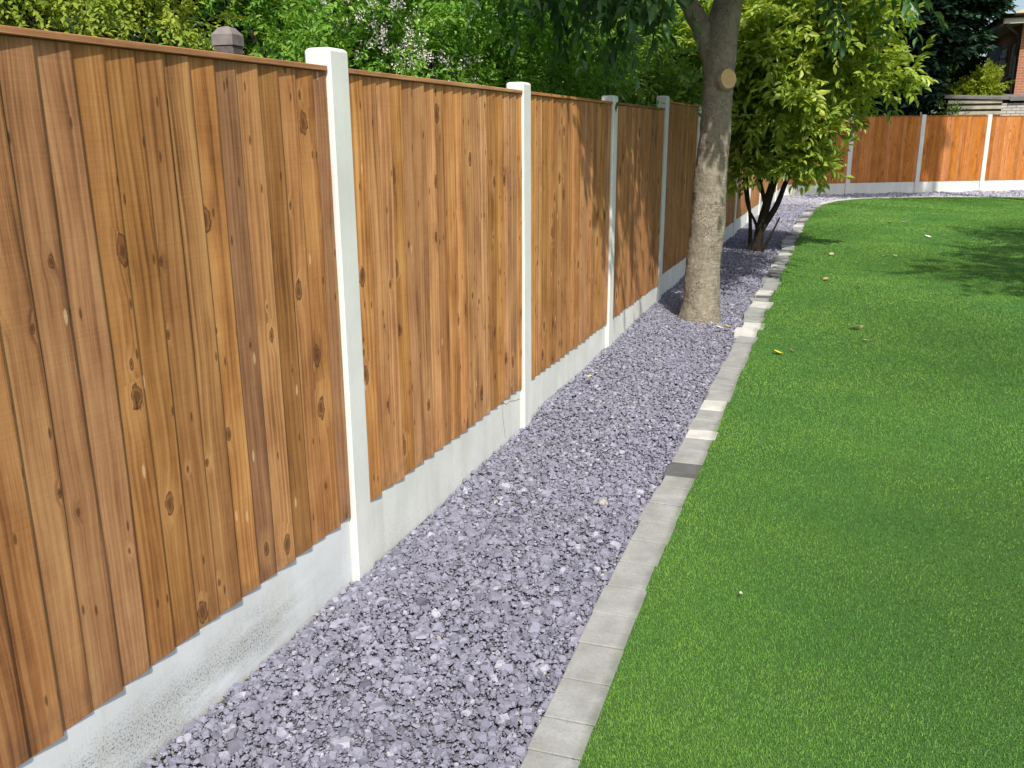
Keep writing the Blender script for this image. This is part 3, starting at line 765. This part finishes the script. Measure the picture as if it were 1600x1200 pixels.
# sawn stub: a bark collar with a pale cut face
sdirv = Vector((.72, -.69, .08)).normalized(); c0 = Vector(L3(.535, 7.885, 2.03))
mb = MB(); mb.tube([c0 + sdirv * .05, c0 + sdirv * .10, c0 + sdirv * .128, c0 + sdirv * .148, c0 + sdirv * .156, c0 + sdirv * .150], [.118, .104, .097, .094, .086, .074], 24, 0, .10, False)
mb.build('branch_collar', BARK, tree, True)
mb = MB(); mb.tube([c0 + sdirv * .12, c0 + sdirv * .164], [.078, .076], 24)
M = NT('fresh_cut_wood'); p = M.obj(); M.col(M.mix(M.rmap(M.noise(p, 30, 3), .3, .7), (.66, .47, .22), (.56, .37, .16))); M.rough(.8); M.bump(M.noise(p, 60, 3), .3, .004)
mb.build('sawn_face', M.m, tree)

def hang_branches():
    P, D = [], []
    mb = MB()
    ends = [(-.72, 6.4, 2.46), (-.35, 6.5, 2.36), (-.12, 6.6, 2.47), (.02, 6.62, 2.44), (.2, 6.6, 2.46), (.1, 6.35, 2.5), (.33, 6.9, 2.55),
            (-.5, 6.0, 2.62), (.1, 6.1, 2.6), (1.35, 8.4, 2.75), (1.9, 8.5, 2.62),
            (-.3, 7.0, 2.5), (-.75, 6.1, 2.6), (-.4, 6.2, 2.6), (-.55, 6.7, 2.52), (-.1, 6.9, 2.52), (-.2, 6.3, 2.5)]
    for e in ends:
        e = np.array(e); e[2] += (.24 if e[0] < -.2 else .06); s0 = np.array([.5, 7.87, 3.6]) + (e - np.array([.5, 7.87, 3.6])) * .35; s0[2] = 3.3 + random.uniform(-.1, .4)
        mid_ = (s0 + e) / 2; mid_[2] += .25; mid_[:2] += (e - s0)[:2] * .18
        pts = []
        for t in np.linspace(0, 1, 9): pts.append((1 - t) ** 2 * s0 + 2 * t * (1 - t) * mid_ + t * t * e)
        mb.tube([L3(*q) for q in pts], list(np.linspace(.014, .003, 9)), 5)
        for q in range(5, 9):
            for _ in range(2 if q < 8 else 3):
                P.append(np.array(L3(*pts[q])) + rng.normal(0, .05, 3)); dd = (pts[q] - pts[q - 1]); D.append(unit(dd) * .8 + rng.normal(0, .5, 3) + np.array([0, 0, -.25]))
    mb.build('twigs', BARK_D, tree, True)
    return np.array(P), np.array(D)
ex = hang_branches()
blobs = [L3(1.0, 7.25, 3.85) + (.85, 1.1, .65), L3(.5, 5.1, 3.85) + (.6, .6, .45), L3(1.4, 8.6, 4.25) + (1.0, 1.2, .7), L3(.8, 6.1, 4.6) + (.8, .7, .4), L3(.95, 9.4, 4.3) + (.7, .8, .5)]
foliage('crown', blobs, 2300, 9, .15, .42, L_TREE, LEAF, tree, .45, .6, .6, extra=ex)

# ---- multi-stemmed evergreen shrub
shr = empty('evergreen_shrub', (.5, 12.5, .09)); tag(shr, 'yellow-green broadleaved shrub with several dark leaning stems behind the tree trunk', 'shrub')
def S3(*p): return tuple(np.array(p) - np.array([.5, 12.5, .09]))
mb = MB()
limb(mb, [S3(.52, 12.5, 0), S3(.55, 12.5, .4), S3(.64, 12.52, .85), S3(.74, 12.5, 1.2), S3(.7, 12.4, 1.8), S3(.6, 12.4, 2.5)], .07, .03)
limb(mb, [S3(.47, 12.48, 0), S3(.55, 12.5, .35), S3(.75, 12.52, .7), S3(.85, 12.5, 1.05), S3(1.1, 12.4, 1.6)], .055, .02)
limb(mb, [S3(.44, 12.5, 0), S3(.42, 12.5, .5), S3(.34, 12.46, 1.0), S3(.3, 12.3, 1.8)], .028, .014)
limb(mb, [S3(.56, 12.52, .1), S3(.5, 12.5, .45), S3(.36, 12.48, .68), S3(.3, 12.4, 1.1)], .024, .012)
limb(mb, [S3(.60, 12.5, .7), S3(.45, 12.5, 1.2), S3(.1, 12.4, 1.8), S3(-.3, 12.3, 2.3)], .03, .012)
limb(mb, [S3(.58, 12.45, .05), S3(.70, 12.4, .3), S3(.80, 12.4, .55)], .02, .01)
mb.build('trunk', BARK_D, shr, True)
blobs = [S3(.55, 12.35, 2.35) + (.95, .8, .75), S3(1.25, 12.4, 2.3) + (.75, .6, .5), S3(.1, 12.3, 2.6) + (.85, .7, .6), S3(.95, 12.35, 1.8) + (.5, .5, .35), S3(.5, 12.35, 1.6) + (.42, .45, .3), S3(.5, 12.3, 1.22) + (.24, .25, .2), S3(.88, 12.35, 1.38) + (.32, .3, .2), S3(.3, 12.3, 1.3) + (.22, .25, .2), S3(-.2, 12.2, 2.0) + (.4, .4, .4), S3(-.5, 12.2, 2.35) + (.55, .6, .55),
         S3(1.12, 12.3, 1.25) + (.22, .25, .16), S3(1.3, 12.35, 1.7) + (.25, .3, .2), S3(1.75, 12.4, 2.4) + (.35, .35, .28), S3(.7, 12.4, 3.1) + (1.1, .9, .6), S3(1.3, 12.5, 2.9) + (.7, .7, .5)]
foliage('crown', blobs, 2900, 9, .155, .30, L_SHRUB, LEAF, shr, .1, .7, .7, clump=.11)

# ---- plants behind the side fence
def bush(name, label, c, blobs, ntw, per, ls, tl, mat, tpl, droop=.1, shell=.4, flat=.5, trunk=True, cat='shrub', group=None, bark=BARK_D, clump=0.0):
    r = empty(name, (c[0], c[1], -.05)); tag(r, label, cat, group)
    bl = [(b[0] - c[0], b[1] - c[1], b[2] + .05) + tuple(b[3:]) for b in blobs]
    foliage('crown', bl, ntw, per, ls, tl, mat, tpl, r, droop, shell, .7, flat, clump=clump)
    if trunk:
        mb = MB(); top = max(b[2] for b in bl)
        limb(mb, [(0, 0, -.05), (.03, .02, top * .4), (-.02, .04, top * .9)], .05 + .012 * top, .03)
        for b in bl[:5]: limb(mb, [(0, .01, top * .25), (b[0] * .5, b[1] * .5, b[2] * .7), (b[0], b[1], b[2])], .035, .012, 8)
        mb.build('trunk', bark, r, True)
    return r
bush('golden_conifer', 'golden yellow-green feathery conifer rising over the nearest fence panel', (-2.35, 3.75),
     [(-2.35, 3.75, 1.3, 1.0, .95, 1.0), (-2.3, 3.8, 2.2, .85, .85, .85), (-2.75, 3.2, 2.0, .8, .8, .9), (-1.95, 4.1, 2.0, .5, .5, .7), (-2.4, 3.7, 3.0, .65, .65, .75), (-2.9, 2.7, 2.2, .7, .7, .9)], 3800, 15, .042, .22, L_GOLD, LEAF_B, .35, .45, .85, cat='conifer', clump=.09)
fl = bush('flowering_shrub', 'bright green shrub with clusters of white blossom behind the nearest white post', (-1.65, 5.75),
     [(-1.65, 5.75, 1.5, .85, .8, .8), (-1.55, 5.7, 2.25, .75, .7, .6), (-2.2, 5.4, 2.3, .75, .6, .8), (-1.2, 6.2, 2.2, .6, .6, .55), (-1.9, 5.9, 3.0, .8, .7, .7), (-1.4, 6.3, 2.7, .6, .6, .6)], 3000, 11, .055, .2, L_GREEN, LEAF, .05, .4, .4, clump=.10)
# blossom: tight round heads of small petals
heads = []
for cx, cy, cz, n in ((-1.18, 5.32, 2.22, 26), (-1.02, 5.55, 2.12, 26), (-1.2, 5.35, 2.42, 16), (-1.5, 5.1, 2.5, 8), (-.85, 5.8, 2.05, 8), (-1.35, 5.2, 2.35, 8)):
    heads.append(np.array([cx, cy, cz]) + rng.normal(0, 1, (n, 3)) * np.array([.10, .13, .08]))
heads = np.concatenate(heads) - np.array([-1.65, 5.75, -.05])
k = 16; PP = (heads[:, None] + rng.normal(0, .017, (len(heads), k, 3))).reshape(-1, 3)
leaves_mesh('blossom', PP, rng.standard_normal(PP.shape), rng.standard_normal(PP.shape) + np.array([.6, -.3, .8]), rng.uniform(.012, .02, len(PP)), PETAL, LEAF_B, fl)
bush('green_shrub', 'bright green small-leaved shrub behind the panel left of the second white post', (-1.35, 7.9),
     [(-1.35, 7.9, 1.6, .9, .9, .8), (-1.3, 7.8, 2.3, .8, .8, .55), (-1.0, 8.3, 2.2, .7, .7, .5), (-1.8, 7.5, 2.4, .8, .7, .7), (-1.7, 8.3, 3.0, .8, .8, .7), (-.7, 8.0, 1.9, .4, .6, .4)], 2600, 10, .07, .24, L_GREEN, LEAF, .05, .4, .4, clump=.10)
bush('laurel_bush', 'mottled green laurel bush behind the shaded panels left of the tree trunk', (-1.1, 10.4),
     [(-1.1, 10.4, 1.6, 1.0, 1.2, .9), (-1.0, 10.2, 2.3, .8, .9, .6), (-.6, 10.6, 2.2, .5, .8, .5), (-1.4, 11.0, 2.6, .9, .9, .8), (-1.3, 9.6, 2.5, .8, .7, .7)], 1900, 9, .10, .28, L_HEDGE, LEAF, .1, .45, .4, clump=.13)
bush('laurel_bush', 'shadowy laurel bush over the side fence just behind the yellow-green shrub', (-1.2, 13.4),
     [(-1.2, 13.4, 1.6, 1.0, 1.4, 1.0), (-1.0, 13.2, 2.6, .9, 1.2, .9), (-1.3, 14.6, 2.6, 1.0, 1.2, 1.0), (-1.5, 12.2, 2.9, .9, 1.0, .9)], 1700, 9, .11, .3, L_HEDGE, LEAF, .1, .45, .4, clump=.13)
for (x, y, rr_, h, ds) in ((-5.2, 4.2, 1.9, 4.6, 'leftmost, above the golden conifer'), (-4.6, 8.2, 2.0, 5.0, 'above the flowering shrub'), (-4.0, 12.4, 2.0, 5.4, 'behind the small-leaved shrub'), (-3.4, 17.0, 2.1, 5.8, 'left of the tree trunk'), (-2.6, 22.0, 2.2, 6.0, 'behind the tree trunk'), (-1.5, 27.5, 2.3, 6.5, 'behind the yellow-green shrub')):
    bush('background_tree', 'dark leafy tree standing well behind the side fence, ' + ds, (x, y),
         [(x, y, h * .55, rr_, rr_, h * .45), (x + .6, y + .8, h * .4, rr_ * .8, rr_ * .9, h * .3), (x + .3, y - 1.0, h * .45, rr_ * .8, rr_ * .8, h * .35), (x, y, h * .85, rr_ * .7, rr_ * .7, h * .3)], 2600, 9, .19, .5, L_BACK, LEAF, .15, .5, .4, cat='tree', group='dark trees behind the side fence')

# ---- dark conifer, lime shrub behind the far fence
def conifer(label, x, y, h, r0, ntw, seed_up=.2):
    r = empty('dark_conifer', (x, y, 0)); tag(r, label, 'conifer')
    t = rng.random(ntw) ** .85; z = .3 + t * (h - .4)
    rad = r0 * (1 - t) ** .7 * (.35 + .7 * rng.random(ntw) ** .5) + .06
    th = rng.uniform(0, 6.28, ntw); rad *= 1 + .13 * np.sin(th * 5 + z * 2.1)
    P = np.stack([np.cos(th) * rad, np.sin(th) * rad, z], -1); d = np.stack([np.cos(th), np.sin(th), np.full(ntw, -.25)], -1)
    km = (P[:, 0] + x) < 3.52 + .53 * (P[:, 2] - 2.9) + .25 * np.sin(P[:, 2] * 5) + rng.normal(0, .12, ntw)
    P, d = P[km], d[km]; ntw = len(P)
    per = 13; td = unit(d + rng.normal(0, .3, (ntw, 3)) * np.array([1, 1, .6]))
    side = unit(np.cross(td, np.array([0, 0, 1.0]) + rng.normal(0, .25, (ntw, 3)))); up = np.cross(side, td)
    tt = (np.arange(per) + .5)[None] / per; sg = np.where(np.arange(per) % 2 == 0, 1, -1)[None]
    tl = rng.uniform(.35, .7, ntw)
    LP = P[:, None] + td[:, None] * (tt * tl[:, None])[..., None]
    LD = td[:, None] * .8 + side[:, None] * sg[..., None] * (1.1 - .6 * tt)[..., None] + rng.normal(0, .18, (ntw, per, 3))
    LN = up[:, None] + rng.normal(0, .25, (ntw, per, 3))
    leaves_mesh('crown', LP.reshape(-1, 3), LD.reshape(-1, 3), LN.reshape(-1, 3), rng.uniform(.16, .30, ntw * per), L_CON, LEAF_B, r)
    mb = MB(); limb(mb, [(0, 0, -.1), (.02, 0, h * .4), (0, .02, h * .96)], .17, .02); mb.build('trunk', BARK_D, r, True)
    return r
bush('background_tree', 'dark leafy tree in the distance behind the black conifer', (3.4, 38.0), [(3.4, 38, 3.0, 2.3, 2.0, 3.0), (4.8, 38, 2.4, 1.2, 1.6, 2.4), (1, 38, 3, 2, 2, 3)], 2600, 8, .3, .6, L_BACK, LEAF_B, .15, .5, .4, cat='tree')
conifer('huge almost black conifer behind the far fence, left of the house', 3.1, 31.2, 11, 2.7, 11000)
bush('lime_shrub', 'bright lime green shrub between the black conifer and the house', (4.85, 30.6), [(4.85, 30.6, 2.2, .55, .5, .9), (5.0, 30.5, 2.95, .40, .40, .50), (4.5, 30.5, 2.5, .5, .4, .55), (4.55, 30.5, 1.9, .6, .4, .6)], 1500, 9, .11, .22, L_LIME, LEAF_B, .05, .5, .4)
bush('scrubby_shrub', 'thin leafy shrub poking over the far fence beside the slatted shed', (4.0, 27.9), [(4.0, 27.9, 1.7, .35, .3, .5), (3.9, 27.9, 2.1, .3, .3, .3)], 90, 8, .10, .25, L_HEDGE, LEAF, .05, .8, .4)

# ---- trees beside the garden whose shade falls on the lawn and the far corner
bush('shade_tree', 'broad tree standing right of the lawn, outside the photo', (8.2, 7.5),
     [(7.3, 9.0, 6.0, 1.6, 1.8, 1.1), (6.6, 6.4, 6.2, 1.5, 1.6, 1.1), (7.6, 10.6, 6.4, 1.6, 1.8, 1.1), (7.6, 7.5, 6.8, 1.6, 1.7, 1.2)], 1100, 8, .2, .5, L_BACK, LEAF, .2, .8, .4, cat='tree', group='trees right of the lawn')
bush('shade_tree', 'tall tree beyond the right side of the lawn, outside the photo', (8.6, 18.0),
     [(5.7, 18.3, 11.2, 2.0, 2.0, 1.5), (5.8, 18.4, 12.8, 1.9, 1.9, 1.5), (7.5, 19.4, 15.4, 1.8, 1.8, 1.7), (7.4, 19.3, 17.6, 1.8, 1.8, 1.7), (7.6, 18.0, 19.6, 1.5, 1.5, 1.5)], 5500, 8, .28, .55, L_BACK, LEAF, .2, .8, .4, cat='tree', group='trees right of the lawn')

# ------------------------------------------------------------------ dark gate post behind the fence
g = empty('timber_post', (-.85, 3.36, 0)); tag(g, 'dark weathered wooden post with pointed top poking above the nearest panel', 'post')
g.rotation_euler = (0, 0, R(8))
DARKW = mat_simple('weathered_dark_timber_and_shade', (.115, .095, .085), .85, .3, 25, .2, .4)
mb = MB(); mb.box(-.044, .044, -.044, .044, -.1, 1.985, 0, .004); mb.build('shaft', DARKW, g)
mb = MB(); w = .048; w2 = .026
V = [(-w, -w, 1.985), (w, -w, 1.985), (w, w, 1.985), (-w, w, 1.985), (-w, -w, 2.028), (w, -w, 2.028), (w, w, 2.028), (-w, w, 2.028), (-w2, -w2, 2.056), (w2, -w2, 2.056), (w2, w2, 2.056), (-w2, w2, 2.056), (0, 0, 2.064)]
mb.add(V, [(3, 2, 1, 0)] + [(i, (i + 1) % 4, (i + 1) % 4 + 4, i + 4) for i in range(4)] + [(i + 4, (i + 1) % 4 + 4, (i + 1) % 4 + 8, i + 8) for i in range(4)] + [(8, 9, 12), (9, 10, 12), (10, 11, 12), (11, 8, 12)])
mb.build('cap', mat_simple('weathered_cap', (.19, .165, .15), .8, .25, 25, .2, .3), g)

# ------------------------------------------------------------------ thin cane
mb = MB(); mb.tube([(0, 0, -.05), (.004, 0, .2), (.006, .004, .42)], [.011, .010, .009], 8)
tag(mb.build('garden_cane', mat_simple('cane', (.42, .36, .12), .6), loc=(.34, 22.4, .1)), 'thin yellowish cane stuck in the gravel near the far corner', 'cane')

# ------------------------------------------------------------------ shed
shed = empty('garden_shed', (4.9, 29.2, 0)); tag(shed, 'low shed with dark flat roof and pale slatted side above the far fence', 'shed')
SL = mat_simple('pale_slat', (.40, .37, .27), .8, .2, 6)
mb = MB()
for k in range(16): mb.box(-.95, .42, -.03, .03, .10 + k * .152, .10 + k * .152 + .092, 0, .006)
mb.build('slatted_wall', SL, shed)
mb = MB(); mb.box(-.93, .40, .035, .08, 0, 2.5); mb.build('slat_gap_shade', DARKW, shed)  # dark sheet behind the slats stands for the shade between the boards
BR = NT('pale_brick'); p = BR.obj(); x, y, z = BR.sep(p)
bt = BR.n('ShaderNodeTexBrick', ins={'Vector': BR.comb(x, z, 0.0), 'Color1': (.55, .52, .46, 1), 'Color2': (.47, .44, .38, 1), 'Mortar': (.25, .23, .2, 1), 'Scale': 1.0, 'Mortar Size': .012, 'Brick Width': .225, 'Row Height': .075})
BR.col(bt.outputs[0]); BR.rough(.9); BR.bump(bt.outputs[1], .4, -.01)
mb = MB(); mb.box(.42, 3.2, .0, 1.9, 0, 2.38); mb.build('brick_wall', BR.m, shed)
mb = MB()
mb.add([(-1.05, -.07, 2.53), (.6, -.07, 2.47), (.6, 2.2, 2.62), (-1.05, 2.2, 2.68), (-1.05, -.07, 2.60), (.6, -.07, 2.54), (.6, 2.2, 2.69), (-1.05, 2.2, 2.75)], [(3, 2, 1, 0), (4, 5, 6, 7), (0, 1, 5, 4), (1, 2, 6, 5), (2, 3, 7, 6), (3, 0, 4, 7)])
mb.add([(.6, -.09, 2.44), (3.5, -.09, 2.44), (3.5, 2.2, 2.58), (.6, 2.2, 2.58), (.6, -.09, 2.545), (3.5, -.09, 2.545), (3.5, 2.2, 2.69), (.6, 2.2, 2.69)], [(3, 2, 1, 0), (4, 5, 6, 7), (0, 1, 5, 4), (1, 2, 6, 5), (2, 3, 7, 6), (3, 0, 4, 7)])
mb.build('roof', mat_simple('grey_roof_felt', (.17, .165, .15), .85, .25, 5), shed)

# ------------------------------------------------------------------ house
H = empty('brick_house', (5.85, 31.2, 0)); tag(H, 'brick house with pale soffit and tan tiled roof beyond the far fence', 'house')
HB = NT('house_brick'); p = HB.obj(); x, y, z = HB.sep(p)
bt = HB.n('ShaderNodeTexBrick', ins={'Vector': HB.comb(HB.math('ADD', x, y), z, 0.0), 'Color1': (.42, .15, .075, 1), 'Color2': (.35, .12, .06, 1), 'Mortar': (.40, .27, .19, 1), 'Scale': 1.0, 'Mortar Size': .010, 'Brick Width': .225, 'Row Height': .075})
HB.col(bt.outputs[0]); HB.rough(.88); HB.bump(bt.outputs[1], .4, -.008)
# wall with real openings: x = local 0 plane, y runs away
mb = MB()
wins = [(.35, 2.05), (2.75, 4.6)]; zb, zt = 3.24, 4.22; YL = 8.0
cuts = [0] + [v for w_ in wins for v in w_] + [YL]
for i in range(len(cuts) - 1):
    y0, y1 = cuts[i], cuts[i + 1]
    if i % 2 == 0: mb.box(0, .28, y0, y1, -.1, 4.68)
    else: mb.box(0, .28, y0, y1, -.1, zb); mb.box(0, .28, y0, y1, zt, 4.68)
mb.box(.28, 7.5, 0, .28, -.1, 4.68)
mb.box(.28, 7.5, YL - .28, YL, -.1, 4.68)
mb.build('wall', HB.m, H)
GL = NT('window_glass'); GL.col((.50, .56, .56)); GL.rough(.08); GL.spec(.8); GL.b.inputs['Metallic'].default_value = 0.0
FR = mat_simple('white_window_frame', (.72, .70, .66), .5, .05)
DF = mat_simple('brown_panel', (.16, .075, .05), .6, .1)
for (y0, y1) in wins:
    mb = MB()
    mb.box(.05, .12, y0, y1, zb, zb + .06); mb.box(.05, .12, y0, y1, zt - .06, zt); mb.box(.05, .12, y0, y0 + .06, zb + .06, zt - .06); mb.box(.05, .12, y1 - .06, y1, zb + .06, zt - .06)
    mb.box(.05, .12, (y0 + y1) / 2 - .03, (y0 + y1) / 2 + .03, zb + .06, zt - .06)
    wf = mb.build('window', FR, H)
    mb = MB(); mb.box(.08, .095, y0 + .05, y1 - .05, zb + .05, zt - .05); mb.build('pane', GL.m, wf)
    mb = MB(); mb.box(-.05, .05, y0 - .05, y1 + .05, zb - .05, zb - .001); mb.build('sill', FR, wf)
mb = MB()
mb.box(-.55, 7.9, -.45, YL + .4, 4.683, 4.72); mb.build('soffit', mat_simple('cream_soffit', (.66, .62, .52), .7, .08), H)
mb = MB(); mb.box(-.58, -.545, -.47, YL + .42, 4.60, 4.84); mb.box(-.545, 7.9, -.49, -.455, 4.60, 4.84); mb.build('fascia', mat_simple('cream_fascia', (.60, .56, .47), .6, .08), H)
BLK = mat_simple('black_plastic', (.03, .028, .026), .45, .1)
mb = MB(); mb.tube([(-.64, -.5, 4.80), (-.64, YL + .4, 4.80)], [.06, .06], 10); mb.tube([(-.6, -.55, 4.80), (7.9, -.55, 4.80)], [.06, .06], 10); mb.build('gutter', BLK, H, True)
mb = MB(); limb(mb, [(-.60, -.42, 4.78), (-.5, -.40, 4.55), (-.25, -.2, 4.42), (-.06, .14, 4.30), (-.05, .16, 3.9)], .045, .045, 10, 0); mb.tube([(-.05, .16, 4.0), (-.05, .16, 0)], [.045, .045], 10); mb.build('downpipe', BLK, H, True)
RT_ = NT('tan_roof_tile'); p = RT_.obj(); x, y, z = RT_.sep(p)
wv = RT_.n('ShaderNodeTexBrick', ins={'Vector': RT_.comb(y, RT_.math('MULTIPLY', x, 1.1), 0.0), 'Color1': (.52, .42, .25, 1), 'Color2': (.42, .33, .19, 1), 'Mortar': (.22, .17, .1, 1), 'Scale': 1.0, 'Mortar Size': .012, 'Brick Width': .28, 'Row Height': .3})
RT_.col(wv.outputs[0]); RT_.rough(.9); RT_.bump(wv.outputs[1], .5, -.02)
mb = MB(); e = .75; y0, y1 = -.5, YL + .45; x0, x1 = -.6, 8.0; zc = 4.78; rise = 1.9
V = [(x0, y0, zc), (x1, y0, zc), (x1, y1, zc), (x0, y1, zc), ((x0 + x1) / 2, y0 + 3.6, zc + rise), ((x0 + x1) / 2, y1 - 3.6, zc + rise)]
mb.add(V, [(0, 1, 4), (1, 2, 5, 4), (2, 3, 5), (3, 0, 4, 5), (3, 2, 1, 0)]); mb.build('roof', RT_.m, H)
# grey dish on the wall
D_ = empty('satellite_dish', (5.85, 33.85, 3.95)); tag(D_, 'dark grey satellite dish fixed to the house wall between its windows', 'satellite dish')
GR = mat_simple('grey_dish', (.10, .11, .12), .5, .1)
mb = MB(); V = []; F = []
nr, ns = 5, 20
ax_ = Vector((-.85, -.45, .28)).normalized(); xx = ax_.cross(Vector((0, 0, 1))).normalized(); yy = xx.cross(ax_)
for side_ in (0, 1):
    for i in range(nr + 1):
        r = .36 * i / nr
        for k in range(ns):
            a = 2 * math.pi * k / ns; q = Vector((-.32, 0, 0)) + xx * (r * math.cos(a)) + yy * (r * math.sin(a)) + ax_ * (r * r * .55 - .012 * side_); V.append(tuple(q))
for side_ in (0, 1):
    o_ = side_ * (nr + 1) * ns
    for i in range(nr):
        for k in range(ns):
            f = (o_ + i * ns + k, o_ + i * ns + (k + 1) % ns, o_ + (i + 1) * ns + (k + 1) % ns, o_ + (i + 1) * ns + k); F.append(f if side_ else f[::-1])
for k in range(ns): a = nr * ns + k; b = nr * ns + (k + 1) % ns; F.append((a, b, b + (nr + 1) * ns, a + (nr + 1) * ns))
mb.add(V, F); mb.build('reflector', GR, D_, True)
mb = MB(); mb.tube([(0.0, 0, -.1), (-.2, 0, -.1), (-.33, 0, 0)], [.02, .02, .02], 8); q = Vector((-.32, 0, 0)) - yy * .3; q2 = Vector((-.32, 0, 0)) + ax_ * .42
mb.tube([q, q2], [.012, .012], 6); mb.build('bracket', GR, D_, True)

# ------------------------------------------------------------------ fallen leaves
LM = {}
for nm, c in (('cream', (.50, .46, .29)), ('yellow', (.52, .42, .06)), ('tan', (.34, .25, .12)), ('white', (.60, .58, .48))): LM[nm] = mat_simple('dry_leaf_' + nm, c, .8, .2, 30)
def fallen(x, y, size, col, lab, lift=.022, rz=None):
    size *= .8
    nj = 7; V = []; F = []
    for j in range(nj + 1):
        t = j / nj; w = .26 * math.sin(math.pi * min(1, t * .94 + .05)) ** .8
        for s_ in (-1, 0, 1):
            V.append((s_ * w * size * (1 + .1 * random.random()), (t - .5) * size, size * (.13 * abs(s_) * (1 + .4 * math.sin(t * 5)) + .10 * (2 * t - 1) ** 2) + random.uniform(0, .02) * size))
    for j in range(nj):
        for s_ in range(2): a = j * 3 + s_; F.append((a, a + 1, a + 4, a + 3))
    mb = MB(); mb.add(V, F); ob = mb.build('fallen_leaf', LM[col], loc=(x, y, float(gz(y)) + lift)); ob.rotation_euler = (random.uniform(-.2, .2), random.uniform(-.2, .2), random.uniform(0, 6.28) if rz is None else rz)
    md = ob.modifiers.new('t', 'SOLIDIFY'); md.thickness = .0012
    tag(ob, lab, 'leaf', 'fallen leaves on the lawn and gravel')
fallen(1.80, 7.74, .13, 'cream', 'long pale curled leaf, the largest lying on the lawn', rz=1.2)
fallen(1.87, 7.33, .07, 'cream', 'small pale leaf just in front of the long curled one on the lawn')
fallen(1.26, 6.76, .09, 'yellow', 'bright yellow leaf on the grass beside the edging blocks')
fallen(1.35, 6.86, .06, 'tan', 'tan leaf next to the bright yellow one on the grass')
fallen(2.77, 14.64, .13, 'white', 'whitish leaf alone in the middle of the far lawn')
fallen(1.49, 12.18, .12, 'cream', 'cream leaf on the lawn near the shrub shade')
fallen(1.40, 12.3, .07, 'tan', 'tan scrap of leaf beside the cream one near the shrub')
fallen(2.13, 12.25, .10, 'cream', 'cream leaf, left one of a close pair on the lawn')
fallen(2.24, 12.3, .08, 'white', 'whitish leaf, right one of a close pair on the lawn')
fallen(1.48, 10.12, .11, 'tan', 'tan leaf on the lawn right of the tree foot')
fallen(1.81, 9.71, .08, 'cream', 'cream leaf between the tree foot and the lawn shadow')
fallen(2.54, 16.94, .11, 'cream', 'small cream leaf far back on the lawn, right of its neighbour')
fallen(2.31, 16.86, .13, 'tan', 'tan leaf far back on the lawn, left of its neighbour')
fallen(3.0, 14.89, .09, 'tan', 'tan leaf near the shaded part of the far lawn')
fallen(1.43, 3.0, .022, 'white', 'tiny white petal on the near grass by the edging', .026)
fallen(.12, 5.66, .075, 'cream', 'cream leaf lying on the gravel close to the third fence post', .035)
fallen(.74, 7.40, .09, 'cream', 'pale yellow leaf on the gravel at the foot of the tree trunk', .03)
fallen(.80, 7.46, .07, 'yellow', 'small yellow leaf beside the pale one at the tree foot', .03)
